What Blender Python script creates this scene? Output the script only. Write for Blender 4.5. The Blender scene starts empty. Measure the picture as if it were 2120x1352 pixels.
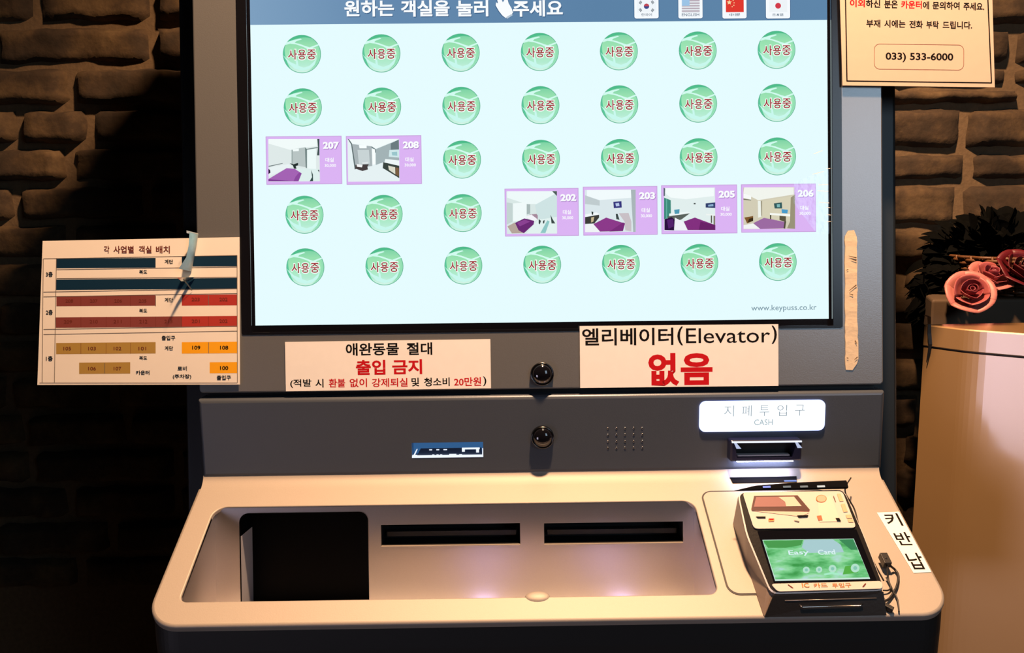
import bpy, bmesh, math, random
from mathutils import Vector, Matrix, noise
random.seed(7)
SC = bpy.context.scene
COL = SC.collection
PI = math.pi
rad = math.radians

# ------------------------------------------------------------------ camera
# kiosk front frame: u right, v up along the panel, w out of the panel
TILT = rad(7.0)
PO = Vector((0, 0, 1.30))
EU = Vector((1, 0, 0)); EV = Vector((0, math.sin(TILT), math.cos(TILT))); EW = Vector((0, -math.cos(TILT), math.sin(TILT)))
def K(u, v, w=0.0): return PO + EU*u + EV*v + EW*w
def frame(o, x, y):
    z = x.cross(y).normalized()
    return Matrix(((x.x, y.x, z.x, o.x), (x.y, y.y, z.y, o.y), (x.z, y.z, z.z, o.z), (0, 0, 0, 1)))
FPX = 1664.0
rx, ry, rz = rad(0.94008793), rad(-0.49748499), rad(-0.6834702)
RM = Matrix.Rotation(rz, 3, 'Z') @ Matrix.Rotation(ry, 3, 'Y') @ Matrix.Rotation(rx, 3, 'X')
TV = Vector((0.03069664, -0.17477636, 0.83553365))
def g2w(g): return EU*g.x - EV*g.y - EW*g.z
CAM = PO + g2w(-(RM.transposed() @ TV))
CX, CY, CZ = (g2w(RM.transposed() @ Vector(a)) for a in ((1, 0, 0), (0, 1, 0), (0, 0, 1)))
cam = bpy.data.cameras.new('camera'); cam_o = bpy.data.objects.new('camera', cam); COL.objects.link(cam_o)
cam.sensor_width = 36; cam.sensor_fit = 'HORIZONTAL'; cam.lens = 36*FPX/2120; cam.clip_start = 0.01
cam_o.matrix_world = frame(CAM, CX, -CY)
SC.camera = cam_o
def ray(px, py): return CX*((px-1060)/FPX) + CY*((py-676)/FPX) + CZ
def hit(px, py, o, n):
    d = ray(px, py); return CAM + d*((o-CAM).dot(n)/d.dot(n))
def at(px, py, depth): return CAM + ray(px, py)*depth

# ------------------------------------------------------------------ view, world, lamps
SC.view_settings.view_transform = 'Standard'; SC.view_settings.look = 'None'
SC.view_settings.gamma = 1; SC.view_settings.use_curve_mapping = False
SC.view_settings.exposure = 0.0
wd = bpy.data.worlds.new('world'); SC.world = wd; wd.use_nodes = True
wd.node_tree.nodes['Background'].inputs[0].default_value = (0.9, 0.75, 0.6, 1)
wd.node_tree.nodes['Background'].inputs[1].default_value = 0.0012
def lamp(name, kind, loc, aim, power, col, **kw):
    l = bpy.data.lights.new(name, kind); l.energy = power; l.color = col
    for k, v in kw.items(): setattr(l, k, v)
    o = bpy.data.objects.new(name, l); COL.objects.link(o); o.location = loc
    o.rotation_euler = (Vector(aim)-Vector(loc)).to_track_quat('-Z', 'Y').to_euler()
    return o
WARM = (1.0, 0.60, 0.335)
lamp('ceiling_downlight', 'SPOT', (0.125, -0.30, 2.45), (0.17, -0.12, 1.0), 285, WARM, spot_size=rad(126), spot_blend=0.7, shadow_soft_size=0.045)
lamp('panel_sheen_fill', 'AREA', (1.35, -2.1, 1.95), (0.3, 0, 1.3), 9.5, (0.60, 0.80, 1.0), size=0.7, size_y=1.0, shape='RECTANGLE')  # unseen cool lamp, placed where the panel's right side mirrors it

lamp('cabinet_sheen_fill', 'AREA', (-1.66, -2.02, 0.55), (0.62, 0.02, 0.93), 0.75, (0.86, 0.78, 1.0), size=0.62, size_y=0.75, shape='RECTANGLE', spread=rad(40))  # added cool lamp out of view, aimed to give the cabinet a lavender sheen

# ------------------------------------------------------------------ materials
def lin(c): return c/12.92 if c <= 0.04045 else ((c+0.055)/1.055)**2.4
def rgb(h):
    if isinstance(h, str): h = tuple(int(h[i:i+2], 16) for i in (0, 2, 4))
    return tuple(lin(c/255) for c in h) + (1,)
MATS = {}
def pbr(name, col, rough=0.5, metal=0.0, bump=0.0, scale=60, vary=0.0, coat=0.0, stretch=None, trans=0.0, alpha=1.0):
    if name in MATS: return MATS[name]
    m = bpy.data.materials.new(name); m.use_nodes = True; MATS[name] = m
    nt = m.node_tree; b = nt.nodes['Principled BSDF']
    c = tuple(col) + (1,) if len(col) == 3 else col
    b.inputs['Base Color'].default_value = c; b.inputs['Roughness'].default_value = rough; b.inputs['Metallic'].default_value = metal
    b.inputs['Coat Weight'].default_value = coat; b.inputs['Coat Roughness'].default_value = .12 if coat > .8 else .03; b.inputs['Transmission Weight'].default_value = trans; b.inputs['Alpha'].default_value = alpha
    tc = nt.nodes.new('ShaderNodeTexCoord'); mp = nt.nodes.new('ShaderNodeMapping'); nt.links.new(tc.outputs['Object'], mp.inputs[0])
    if stretch: mp.inputs['Scale'].default_value = stretch
    nz = nt.nodes.new('ShaderNodeTexNoise'); nz.inputs['Scale'].default_value = scale; nz.inputs['Detail'].default_value = 5
    nt.links.new(mp.outputs[0], nz.inputs['Vector'])
    if vary:
        mx = nt.nodes.new('ShaderNodeMix'); mx.data_type = 'RGBA'
        mx.inputs[6].default_value = tuple(x*(1-vary) for x in c[:3]) + (1,); mx.inputs[7].default_value = tuple(min(1, x*(1+vary)) for x in c[:3]) + (1,)
        nt.links.new(nz.outputs[0], mx.inputs[0]); nt.links.new(mx.outputs[2], b.inputs['Base Color'])
    if bump:
        bp = nt.nodes.new('ShaderNodeBump'); bp.inputs['Strength'].default_value = bump; bp.inputs['Distance'].default_value = 0.002
        nt.links.new(nz.outputs[0], bp.inputs['Height']); nt.links.new(bp.outputs[0], b.inputs['Normal'])
    return m
def glow(h, k=1.0):
    name = 'glow_%s_%g' % (h if isinstance(h, str) else '%02x%02x%02x' % tuple(h), k)
    if name in MATS: return MATS[name]
    m = bpy.data.materials.new(name); m.use_nodes = True; MATS[name] = m
    nt = m.node_tree; nt.nodes.clear()
    e = nt.nodes.new('ShaderNodeEmission'); o = nt.nodes.new('ShaderNodeOutputMaterial'); nt.links.new(e.outputs[0], o.inputs[0])
    e.inputs[0].default_value = rgb(h); e.inputs[1].default_value = k
    return m
def glow_ramp(name, stops, axis='Y', k=1.0, noise_scale=0):
    m = bpy.data.materials.new(name); m.use_nodes = True
    nt = m.node_tree; nt.nodes.clear()
    e = nt.nodes.new('ShaderNodeEmission'); o = nt.nodes.new('ShaderNodeOutputMaterial'); nt.links.new(e.outputs[0], o.inputs[0])
    e.inputs[1].default_value = k
    tc = nt.nodes.new('ShaderNodeTexCoord'); r = nt.nodes.new('ShaderNodeValToRGB')
    if noise_scale:
        n = nt.nodes.new('ShaderNodeTexNoise'); n.inputs['Scale'].default_value = noise_scale; n.inputs['Detail'].default_value = 3
        nt.links.new(tc.outputs['Generated'], n.inputs['Vector']); nt.links.new(n.outputs[0], r.inputs[0])
    else:
        s = nt.nodes.new('ShaderNodeSeparateXYZ'); nt.links.new(tc.outputs['Generated'], s.inputs[0]); nt.links.new(s.outputs[axis], r.inputs[0])
    el = r.color_ramp.elements
    while len(el) < len(stops): el.new(0.5)
    for q, (p, c) in zip(el, stops): q.position = p; q.color = rgb(c)
    nt.links.new(r.outputs[0], e.inputs[0])
    return m
M_SILVER = pbr('satin_silver_panel', (0.25, 0.255, 0.26), 0.31, 0.62, 0.05, 900, 0.04)
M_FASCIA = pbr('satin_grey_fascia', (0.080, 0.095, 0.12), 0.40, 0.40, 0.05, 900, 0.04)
M_TRAY = pbr('satin_silver_tray', (0.34, 0.30, 0.262), 0.60, 0.40, 0.05, 900, 0.04)
M_RECESS = pbr('satin_recess', (0.66, 0.62, 0.62), 0.33, 1.0, 0.03, 900, 0.04)
M_BLACK = pbr('black_paint', (0.006, 0.006, 0.007), 0.55, 0, 0.03, 500)
M_HOUSE = pbr('black_housing', (0.012, 0.016, 0.02), 0.45, 0.2, 0.03, 500)
M_GLOSS = pbr('black_gloss', (0.004, 0.004, 0.006), 0.08, 0, 0, 10, 0, 0.6)
M_BEZEL = pbr('black_bezel', (0.004, 0.004, 0.006), 0.25)
M_PAPER = pbr('laminated_paper', (0.80, 0.77, 0.74), 0.42, 0, 0.05, 90, 0.03)
M_PAPERY = pbr('yellowed_paper', (0.58, 0.44, 0.33), 0.5, 0, 0.05, 90, 0.03)
INK = {k: pbr('ink_'+k, rgb(v)[:3], 0.7) for k, v in dict(black='0c0b0b', red='b3121c', navy='0b2b42', crimson='c9454a', amber='e8a21e', brown='6a2f24', grey='6b625a', rust='b8743a').items()}
for q in INK.values(): q.node_tree.nodes['Principled BSDF'].inputs['Specular IOR Level'].default_value = .1

# ------------------------------------------------------------------ mesh builder
class MB:
    def __init__(self): self.v = []; self.f = []; self.m = []; self.mats = []; self.s = []
    def mi(self, mat):
        if mat not in self.mats: self.mats.append(mat)
        return self.mats.index(mat)
    def add(self, verts, faces, mat, smooth=False):
        b = len(self.v); i = self.mi(mat)
        self.v += [Vector(p) for p in verts]
        for f in faces: self.f.append([b+k for k in f]); self.m.append(i); self.s.append(smooth)
    def poly(self, pts, mat): self.add(pts, [list(range(len(pts)))], mat)
    def box(self, F, x0, x1, y0, y1, z0, z1, mat):
        c = [F @ Vector(p) for p in ((x0,y0,z0),(x1,y0,z0),(x1,y1,z0),(x0,y1,z0),(x0,y0,z1),(x1,y0,z1),(x1,y1,z1),(x0,y1,z1))]
        self.add(c, [(3,2,1,0),(4,5,6,7),(0,1,5,4),(1,2,6,5),(2,3,7,6),(3,0,4,7)], mat)
    def loft(self, loops, mat, cap0=False, cap1=False, closed=True, smooth=False):
        n = len(loops[0]); vs = [p for l in loops for p in l]; fs = []
        for a in range(len(loops)-1):
            for k in range(n if closed else n-1):
                k2 = (k+1) % n; fs.append((a*n+k, a*n+k2, (a+1)*n+k2, (a+1)*n+k))
        if cap0: fs.append(list(range(n))[::-1])
        if cap1: fs.append([(len(loops)-1)*n+k for k in range(n)])
        self.add(vs, fs, mat, smooth)
    def fill(self, F, outer, holes, z, mat):
        bm = bmesh.new(); eds = []
        for lp in [outer]+holes:
            vs = [bm.verts.new((p[0], p[1], 0)) for p in lp]
            eds += [bm.edges.new((vs[i], vs[(i+1) % len(vs)])) for i in range(len(vs))]
        bmesh.ops.triangle_fill(bm, use_beauty=True, use_dissolve=False, edges=eds, normal=(0, 0, 1))
        bm.verts.index_update()
        fs = []
        for f in bm.faces:
            if f.normal.z < 0: f.normal_flip()
            fs.append([v.index for v in f.verts])
        self.add([F @ Vector((v.co.x, v.co.y, z)) for v in bm.verts], fs, mat); bm.free()
    def tube(self, pts, r, mat, n=8, closed=False, taper=None):
        pts = [Vector(p) for p in pts]; loops = []
        for i, p in enumerate(pts):
            a = pts[i-1] if (i or closed) else p; b = pts[(i+1) % len(pts)] if (i < len(pts)-1 or closed) else p
            t = (b-a).normalized(); q = t.cross(Vector((0, 0, 1)))
            if q.length < 0.05: q = t.cross(Vector((1, 0, 0)))
            q.normalize(); w = q.cross(t); rr = r*(taper(i/(len(pts)-1)) if taper else 1)
            loops.append([p+(q*math.cos(2*PI*k/n)+w*math.sin(2*PI*k/n))*rr for k in range(n)])
        if closed: loops.append(loops[0])
        self.loft(loops, mat, not closed, not closed, True, True)
    def lathe(self, F, prof, mat, n=40, smooth=True):
        self.loft([[F @ Vector((r*math.cos(2*PI*k/n), r*math.sin(2*PI*k/n), z)) for k in range(n)] for r, z in prof], mat, False, False, True, smooth)
    def build(self, name, parent=None, origin=None, bevel=0, label=None):
        me = bpy.data.meshes.new(name)
        o3 = Vector(origin) if origin is not None else (parent_loc(parent) if parent else Vector((0, 0, 0)))
        me.from_pydata([p-o3 for p in self.v], [], self.f)
        for m in self.mats: me.materials.append(m)
        me.polygons.foreach_set('material_index', self.m); me.polygons.foreach_set('use_smooth', self.s); me.update()
        o = bpy.data.objects.new(name, me); COL.objects.link(o)
        if parent: o.parent = parent; o.location = o3 - parent_loc(parent)
        else: o.location = o3
        WL[o.name] = o3
        if bevel:
            b = o.modifiers.new('bevel', 'BEVEL'); b.width = bevel; b.segments = 3; b.limit_method = 'ANGLE'; b.angle_limit = rad(40)
        if label: o['label'] = label
        return o
WL = {}
def parent_loc(p): return WL[p.name].copy()
def thing(name, label, cat, loc, group=None):
    o = bpy.data.objects.new(name, None); COL.objects.link(o); o.location = loc; o.empty_display_size = 0.1
    WL[o.name] = Vector(loc); return tag(o, label, cat, group)
def tag(o, label, cat, group=None):
    o['label'] = label; o['category'] = cat
    if group: o['group'] = group
    return o
def struct(o): o['kind'] = 'structure'; return o
def rrect(x0, x1, y0, y1, r, inset=0, n=8):
    """rounded rectangle, radii r = (bottom-left, bottom-right, top-right, top-left)"""
    if not isinstance(r, (tuple, list)): r = (r,)*4
    x0 += inset; x1 -= inset; y0 += inset; y1 -= inset; out = []
    for (cx, cy, sx, sy, a0), q in zip(((x0, y0, 1, 1, PI), (x1, y0, -1, 1, 1.5*PI), (x1, y1, -1, -1, 0), (x0, y1, 1, -1, .5*PI)), r):
        q = max(q-inset, 0.0001)
        for k in range(n+1):
            a = a0+k/n*PI/2; out.append((cx+sx*q+q*math.cos(a), cy+sy*q+q*math.sin(a)))
    return out
def lp(F, pts, z): return [F @ Vector((x, y, z)) for x, y in pts]
def slab(mb, F, pts_fn, z0, z1, mat, bev=0.0008):
    """rounded plate: pts_fn(inset) gives the outline"""
    ls = [lp(F, pts_fn(0), z0), lp(F, pts_fn(0), z1-bev), lp(F, pts_fn(bev*.3), z1-bev*.3), lp(F, pts_fn(bev), z1)]
    mb.loft(ls, mat, True, True)
_tc = {}
def text_geo(s, bold):
    key = (s, bold)
    if key not in _tc:
        c = bpy.data.curves.new('t', 'FONT'); c.body = s; c.offset = bold; c.resolution_u = 3
        o = bpy.data.objects.new('t', c); COL.objects.link(o)
        dg = bpy.context.evaluated_depsgraph_get(); dg.update()
        me = bpy.data.meshes.new_from_object(o.evaluated_get(dg))
        vs = [v.co.copy() for v in me.vertices]; fs = [list(p.vertices) for p in me.polygons]
        bpy.data.objects.remove(o); bpy.data.curves.remove(c); bpy.data.meshes.remove(me)
        xs = [v.x for v in vs]; ys = [v.y for v in vs]
        _tc[key] = (vs, fs, min(xs), max(xs), min(ys), max(ys))
    return _tc[key]
def text(mb, F, s, x0, x1, y0, y1, z, mat, bold=0.0, grow=0.0):
    """fit the text into a box of the frame F (grow widens the box for outlines)"""
    vs, fs, a0, a1, b0, b1 = text_geo(s, bold)
    x0 -= grow; x1 += grow; y0 -= grow; y1 += grow
    kx = (x1-x0)/max(a1-a0, 1e-6); ky = (y1-y0)/max(b1-b0, 1e-6)
    mb.add([F @ Vector((x0+(v.x-a0)*kx, y0+(v.y-b0)*ky, z)) for v in vs], fs, mat)
def px_in(F, px, py):
    o = F.translation; n = F.to_3x3() @ Vector((0, 0, 1))
    return F.inverted() @ hit(px, py, o, n)
def px_text(mb, F, s, X0, Y0, X1, Y1, z, mat, bold=0.0, grow=0.0):
    cx, cy = (X0+X1)/2, (Y0+Y1)/2
    l, r, t, b = px_in(F, X0, cy), px_in(F, X1, cy), px_in(F, cx, Y0), px_in(F, cx, Y1)
    text(mb, F, s, l.x, r.x, b.y, t.y, z, mat, bold, grow)
def px_poly(mb, F, pts, z, mat):
    q = [px_in(F, *p) for p in pts]
    a = sum(q[i].x*q[(i+1) % len(q)].y-q[(i+1) % len(q)].x*q[i].y for i in range(len(q)))
    if a < 0: q = q[::-1]
    mb.poly([F @ Vector((p.x, p.y, z)) for p in q], mat)
def px_rect(mb, F, X0, Y0, X1, Y1, z, mat):
    cx, cy = (X0+X1)/2, (Y0+Y1)/2
    l, r, t, b = px_in(F, X0, cy), px_in(F, X1, cy), px_in(F, cx, Y0), px_in(F, cx, Y1)
    mb.poly([F @ Vector(p) for p in ((l.x, b.y, z), (r.x, b.y, z), (r.x, t.y, z), (l.x, t.y, z))], mat)

# ------------------------------------------------------------------ room shell
WALL_Y = 0.62
WN = Vector((0, -1, 0)); WO = Vector((0, WALL_Y, 0))
def brick_mat():
    m = bpy.data.materials.new('mortar_washed_brick'); m.use_nodes = True; nt = m.node_tree; b = nt.nodes['Principled BSDF']
    b.inputs['Roughness'].default_value = 0.9
    tc = nt.nodes.new('ShaderNodeTexCoord')
    n1 = nt.nodes.new('ShaderNodeTexNoise'); n1.inputs['Scale'].default_value = 9; n1.inputs['Detail'].default_value = 6; n1.inputs['Roughness'].default_value = .65
    n2 = nt.nodes.new('ShaderNodeTexNoise'); n2.inputs['Scale'].default_value = 70; n2.inputs['Detail'].default_value = 6
    for n in (n1, n2): nt.links.new(tc.outputs['Object'], n.inputs['Vector'])
    r = nt.nodes.new('ShaderNodeValToRGB'); nt.links.new(n1.outputs[0], r.inputs[0])
    el = r.color_ramp.elements; el.new(.5); el.new(.6)
    for q, (p, c) in zip(el, ((.30, (.030, .019, .010, 1)), (.46, (.060, .036, .018, 1)), (.56, (.115, .070, .031, 1)), (.70, (.18, .115, .052, 1)))): q.position = p; q.color = c
    mx = nt.nodes.new('ShaderNodeMix'); mx.data_type = 'RGBA'; mx.blend_type = 'MULTIPLY'; mx.inputs[0].default_value = .6
    nt.links.new(r.outputs[0], mx.inputs[6]); nt.links.new(n2.outputs[0], mx.inputs[7]); nt.links.new(mx.outputs[2], b.inputs['Base Color'])
    bp = nt.nodes.new('ShaderNodeBump'); bp.inputs['Strength'].default_value = .5; bp.inputs['Distance'].default_value = .004
    nt.links.new(n2.outputs[0], bp.inputs['Height']); nt.links.new(bp.outputs[0], b.inputs['Normal'])
    return m
M_BRICK = brick_mat()
M_MORTAR = pbr('sandy_mortar', (.13, .085, .045), .95, 0, .6, 120, .35)
def wall_pt(px, py): return hit(px, py, WO, WN)
def build_wall():
    mb = MB()
    mb.poly([Vector((-3, WALL_Y, 0)), Vector((3, WALL_Y, 0)), Vector((3, WALL_Y, 2.8)), Vector((-3, WALL_Y, 2.8))], M_MORTAR)
    mb.box(Matrix.Identity(4), -3, 3, WALL_Y+.002, WALL_Y+.2, 0, 2.8, M_MORTAR)
    def brick(x0, x1, z0, z1, seed):
        nx = max(4, int((x1-x0)/.014)); nz = 7
        out = .012+.016*random.random(); tx = (random.random()-.5)*.010; tz = (random.random()-.5)*.010
        vs = []; fs = []
        for j in range(nz+1):
            for i in range(nx+1):
                a, c = i/nx, j/nz
                x = x0+(x1-x0)*a; z = z0+(z1-z0)*c
                e = min(a*(x1-x0), (1-a)*(x1-x0), c*(z1-z0), (1-c)*(z1-z0))
                nn = noise.noise(Vector((x*14, z*14, seed)))*.006+noise.noise(Vector((x*45, z*45, seed)))*.0025
                ed = 1-max(0, 1-e/.010)**2
                jx = noise.noise(Vector((x*30, z*30, seed+5)))*.006
                y = WALL_Y-.001-(out+tx*(a-.5)+tz*(c-.5)+nn)*ed if e > 1e-6 else WALL_Y+.004
                vs.append(Vector((x+jx, y, z+jx*.8)))
        for j in range(nz):
            for i in range(nx):
                q = j*(nx+1)+i; fs.append((q, q+1, q+nx+2, q+nx+1))
        mb.add(vs, fs, M_BRICK, True)
    def courses(px, ys, xa, xb, joints):
        zs = [wall_pt(px, y).z for y in ys]
        while zs[0] < 2.1: zs.insert(0, zs[0]+.07)
        n0 = len(zs)
        while zs[-1] > .55: zs.append(zs[-1]-.07)
        base = zs.index(wall_pt(px, ys[0]).z)
        for c in range(len(zs)-1):
            z1, z0 = zs[c]-.004, zs[c+1]+.006
            cuts = [xa]
            fj = joints.get(c-base)
            x = xa+random.uniform(.05, .2)
            while x < xb-.05: cuts.append(x); x += random.uniform(.17, .27)
            cuts.append(xb)
            if fj:
                cuts = [q for q in cuts if all(abs(q-t) > .09 for t in fj)]+list(fj); cuts.sort()
                if cuts[0] > xa: cuts.insert(0, xa)
                if cuts[-1] < xb: cuts.append(xb)
            for k in range(len(cuts)-1): brick(cuts[k]+.006, cuts[k+1]-.006, z0, z1, random.uniform(0, 90))
    X = lambda px, py: wall_pt(px, py).x
    courses(1950, [60, 140, 182, 222, 315, 379, 472, 545, 600, 660], .18, 2.0, {0: [X(2095, 90)], 3: [X(1993, 270)], 4: [X(1870, 345)+.3], 5: [X(1986, 420)], 6: [X(1935, 510)], 2: [X(2115, 200)]})
    courses(200, [52, 139, 224, 303, 382, 460, 540], -2.1, .16, {0: [X(322, 95)], 1: [X(152, 180)], 2: [X(395, 260)-.3], 3: [X(146, 345)]})
    o = mb.build('wall_back', origin=(0, WALL_Y, 0)); struct(o)
build_wall()
mb = MB(); mb.box(Matrix.Identity(4), -3, 3, -4, WALL_Y+.2, -.1, 0, pbr('dark_floor_tile', (.05, .045, .04), .5, 0, .1, 4, .3))
struct(mb.build('floor'))

# ------------------------------------------------------------------ kiosk
KIOSK = thing('check_in_kiosk', 'tall self check-in kiosk with big lit touch screen and sloped silver tray', 'kiosk', (0, .12, 0))
PF = frame(K(0, 0), EU, EV)
VTOP = .555
UL, UR = -.3590, .3560
# upper silver panel with the screen opening
mb = MB()
po = lambda i: rrect(UL, UR, -.2400, VTOP, .004, i, 3)
ph = lambda i: rrect(-.3140, .3135, -.1800, .1960, .003, -i, 3)
mb.fill(PF, po(.0015), [ph(.0)], 0, M_SILVER)
mb.loft([lp(PF, po(.0015), 0), lp(PF, po(.0004), -.0004), lp(PF, po(0), -.0015), lp(PF, po(0), -.03)], M_SILVER, False, True)
mb.loft([lp(PF, ph(0), 0), lp(PF, ph(0), -.012)], M_SILVER)
mb.build('front_panel', KIOSK)
# bezel: raised black frame, its inner wall is glossy
GW = -.007
SFR = frame(K(0, 0, GW), EU, EV)
mb = MB()
AU0, AU1, AV0, AV1 = -.3035, .3030, -.1772, .1920
bo = rrect(-.3137, .3132, -.1797, .1957, .002, 0, 3); bi = lambda i: rrect(AU0, AU1, AV0, AV1, .0005, -i, 3)
mb.fill(PF, bo, [bi(.0004)], .0006, M_BEZEL)
mb.loft([lp(PF, bo, -.002), lp(PF, bo, .0006)], M_BEZEL)
mb.loft([lp(PF, bi(.0004), .0006), lp(PF, bi(0), .0002), lp(PF, bi(0), GW)], M_GLOSS)
mb.build('bezel', KIOSK)
# screen: dark glass edge and the lit picture
mb = MB()
mb.box(SFR, AU0-.002, AU1+.002, AV0-.002, AV1+.002, -.004, 0, M_GLOSS)
sl, sr, sb = px_in(SFR, 524, 380).x, px_in(SFR, 1714, 380).x, px_in(SFR, 1120, 667).y
hb = px_in(SFR, 1100, 47).y; ST = .187
mb.poly(lp(SFR, [(sl, sb), (sr, sb), (sr, ST), (sl, ST)], .0003), glow('e6fcff', 1.0))
SCREEN = mb.build('screen', KIOSK, origin=K(0, 0, GW), label='lit pale screen with rows of round room buttons')
def sub(name, mb, c, label=None): return mb.build(name, SCREEN, origin=c, label=label)
# header bar with the title
mb = MB()
hm = glow_ramp('header_blue', [(0, '7ea0c0'), (.25, '6489ae'), (.6, '5c82a6'), (1, '5f86aa')], 'X')
mb.poly(lp(SFR, [(sl, hb), (sr, hb), (sr, ST), (sl, ST)], .0006), hm)
WHT = glow('fafdff')
SHD = glow('3f6288')
for dz, dx, dy, m_ in ((.0008, 1.5, 1.5, SHD), (.0010, 0, 0, WHT)):
    for s, a, b in (('원하는', 713, 816), ('객실을', 830, 931), ('눌러', 945, 1011), ('주세요', 1062, 1165)):
        px_text(mb, SFR, s, a+dx, 1+dy, b+dx, 35+dy, dz, m_, .028)
sub('header_bar', mb, SFR @ Vector((0, hb, 0)), 'blue title bar with white writing')
mb = MB()
hand = [(1028, -6), (1032, -10), (1037, -4), (1041, 6), (1046, -2), (1051, 0), (1053, 8), (1059, 18), (1062, 27), (1058, 33), (1048, 39), (1040, 33), (1033, 24), (1026, 12), (1027, 6), (1031, 8)]
px_poly(mb, SFR, [(x+(1 if x > 1045 else -1.2), y+1.2) for x, y in hand], .0011, SHD); px_poly(mb, SFR, hand, .0013, WHT)
px_poly(mb, SFR, [(1047, 37), (1059, 30), (1062, 32), (1050, 40)], .0014, glow('b8c8d6'))
sub('hand_icon', mb, SFR @ px_in(SFR, 1045, 18), 'white pointing hand')
# language buttons
def flag(cx, kind, cap, lab):
    mb = MB(); x0, x1, y1 = cx-25, cx+25, 39
    a, b, t, d = px_in(SFR, x0, 20).x, px_in(SFR, x1, 20).x, px_in(SFR, cx, -24).y, px_in(SFR, cx, y1).y
    mb.poly(lp(SFR, rrect(a, b, d, t, .002, -.0006, 5), .0008), glow('46698e'))
    mb.poly(lp(SFR, rrect(a, b, d, t, .002, 0, 5), .0010), glow('f6fbff'))
    R = lambda X0, Y0, X1, Y1, z, h: px_rect(mb, SFR, X0, Y0, X1, Y1, z, glow(h))
    if kind == 'kr':
        R(cx-20, -12, cx+20, 27, .0012, 'f0f6fb')
        for s, h, z in ((1, 'c24a5a', .0014), (-1, '3a4a8c', .0014)):
            px_poly(mb, SFR, [(cx+5.6*math.cos(k/12*PI)*s, 14-5.6*math.sin(k/12*PI)*s) for k in range(13)], z, glow(h))
        for sx, sy in ((-1, -1), (1, -1), (-1, 1), (1, 1)):
            for q in (-2.4, 0, 2.4):
                ax, ay = cx+sx*(12.5+q*.55), 14+sy*(8+q*.5)
                px_poly(mb, SFR, [(ax-2.2, ay+sx*sy*2.6), (ax-1.4, ay+sx*sy*3.4), (ax+2.2, ay-sx*sy*2.0), (ax+1.5, ay-sx*sy*2.9)], .0014, glow('44525e'))
    if kind == 'us':
        for k in range(7): R(cx-18, -10+k*5.4, cx+19, -7.3+k*5.4, .0012, 'b7a9b4'); R(cx-18, -7.3+k*5.4, cx+19, -4.6+k*5.4, .0012, 'e4e9ee')
        R(cx-18, -10, cx-2, 13, .0014, '9cc4e6')
    if kind == 'cn':
        R(cx-18, -10, cx+19, 26, .0012, 'e03a30')
        px_poly(mb, SFR, [(cx-11+(5.5 if k % 2 == 0 else 2.4)*math.sin(k*PI/5), 6-(5.5 if k % 2 == 0 else 2.4)*math.cos(k*PI/5)) for k in range(10)], .0014, glow('f6d9a0'))
        for dx, dy in ((-4, -4), (-2, 1), (-2.5, 6), (-6, 9)): R(cx+dx, 5+dy, cx+dx+2, 7+dy, .0014, 'f6d9a0')
    if kind == 'jp':
        R(cx-18, -10, cx+19, 26, .0012, 'eef4f8')
        px_poly(mb, SFR, [(cx+6*math.cos(k/12*PI), 13+6*math.sin(k/12*PI)) for k in range(24)], .0014, glow('d23a4a'))
    px_text(mb, SFR, cap, cx-(11 if kind != 'us' else 18), 28.5, cx+(11 if kind != 'us' else 18), 34.5, .0014, glow('5d7286'), .01)
    sub('language_button', mb, SFR @ px_in(SFR, cx, 14), lab)
flag(1338, 'kr', '한국어', 'Korean flag button'); flag(1429, 'us', 'ENGLISH', 'American flag button')
flag(1520, 'cn', '中國', 'red Chinese flag button'); flag(1610, 'jp', '日本語', 'Japanese flag button')
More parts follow.
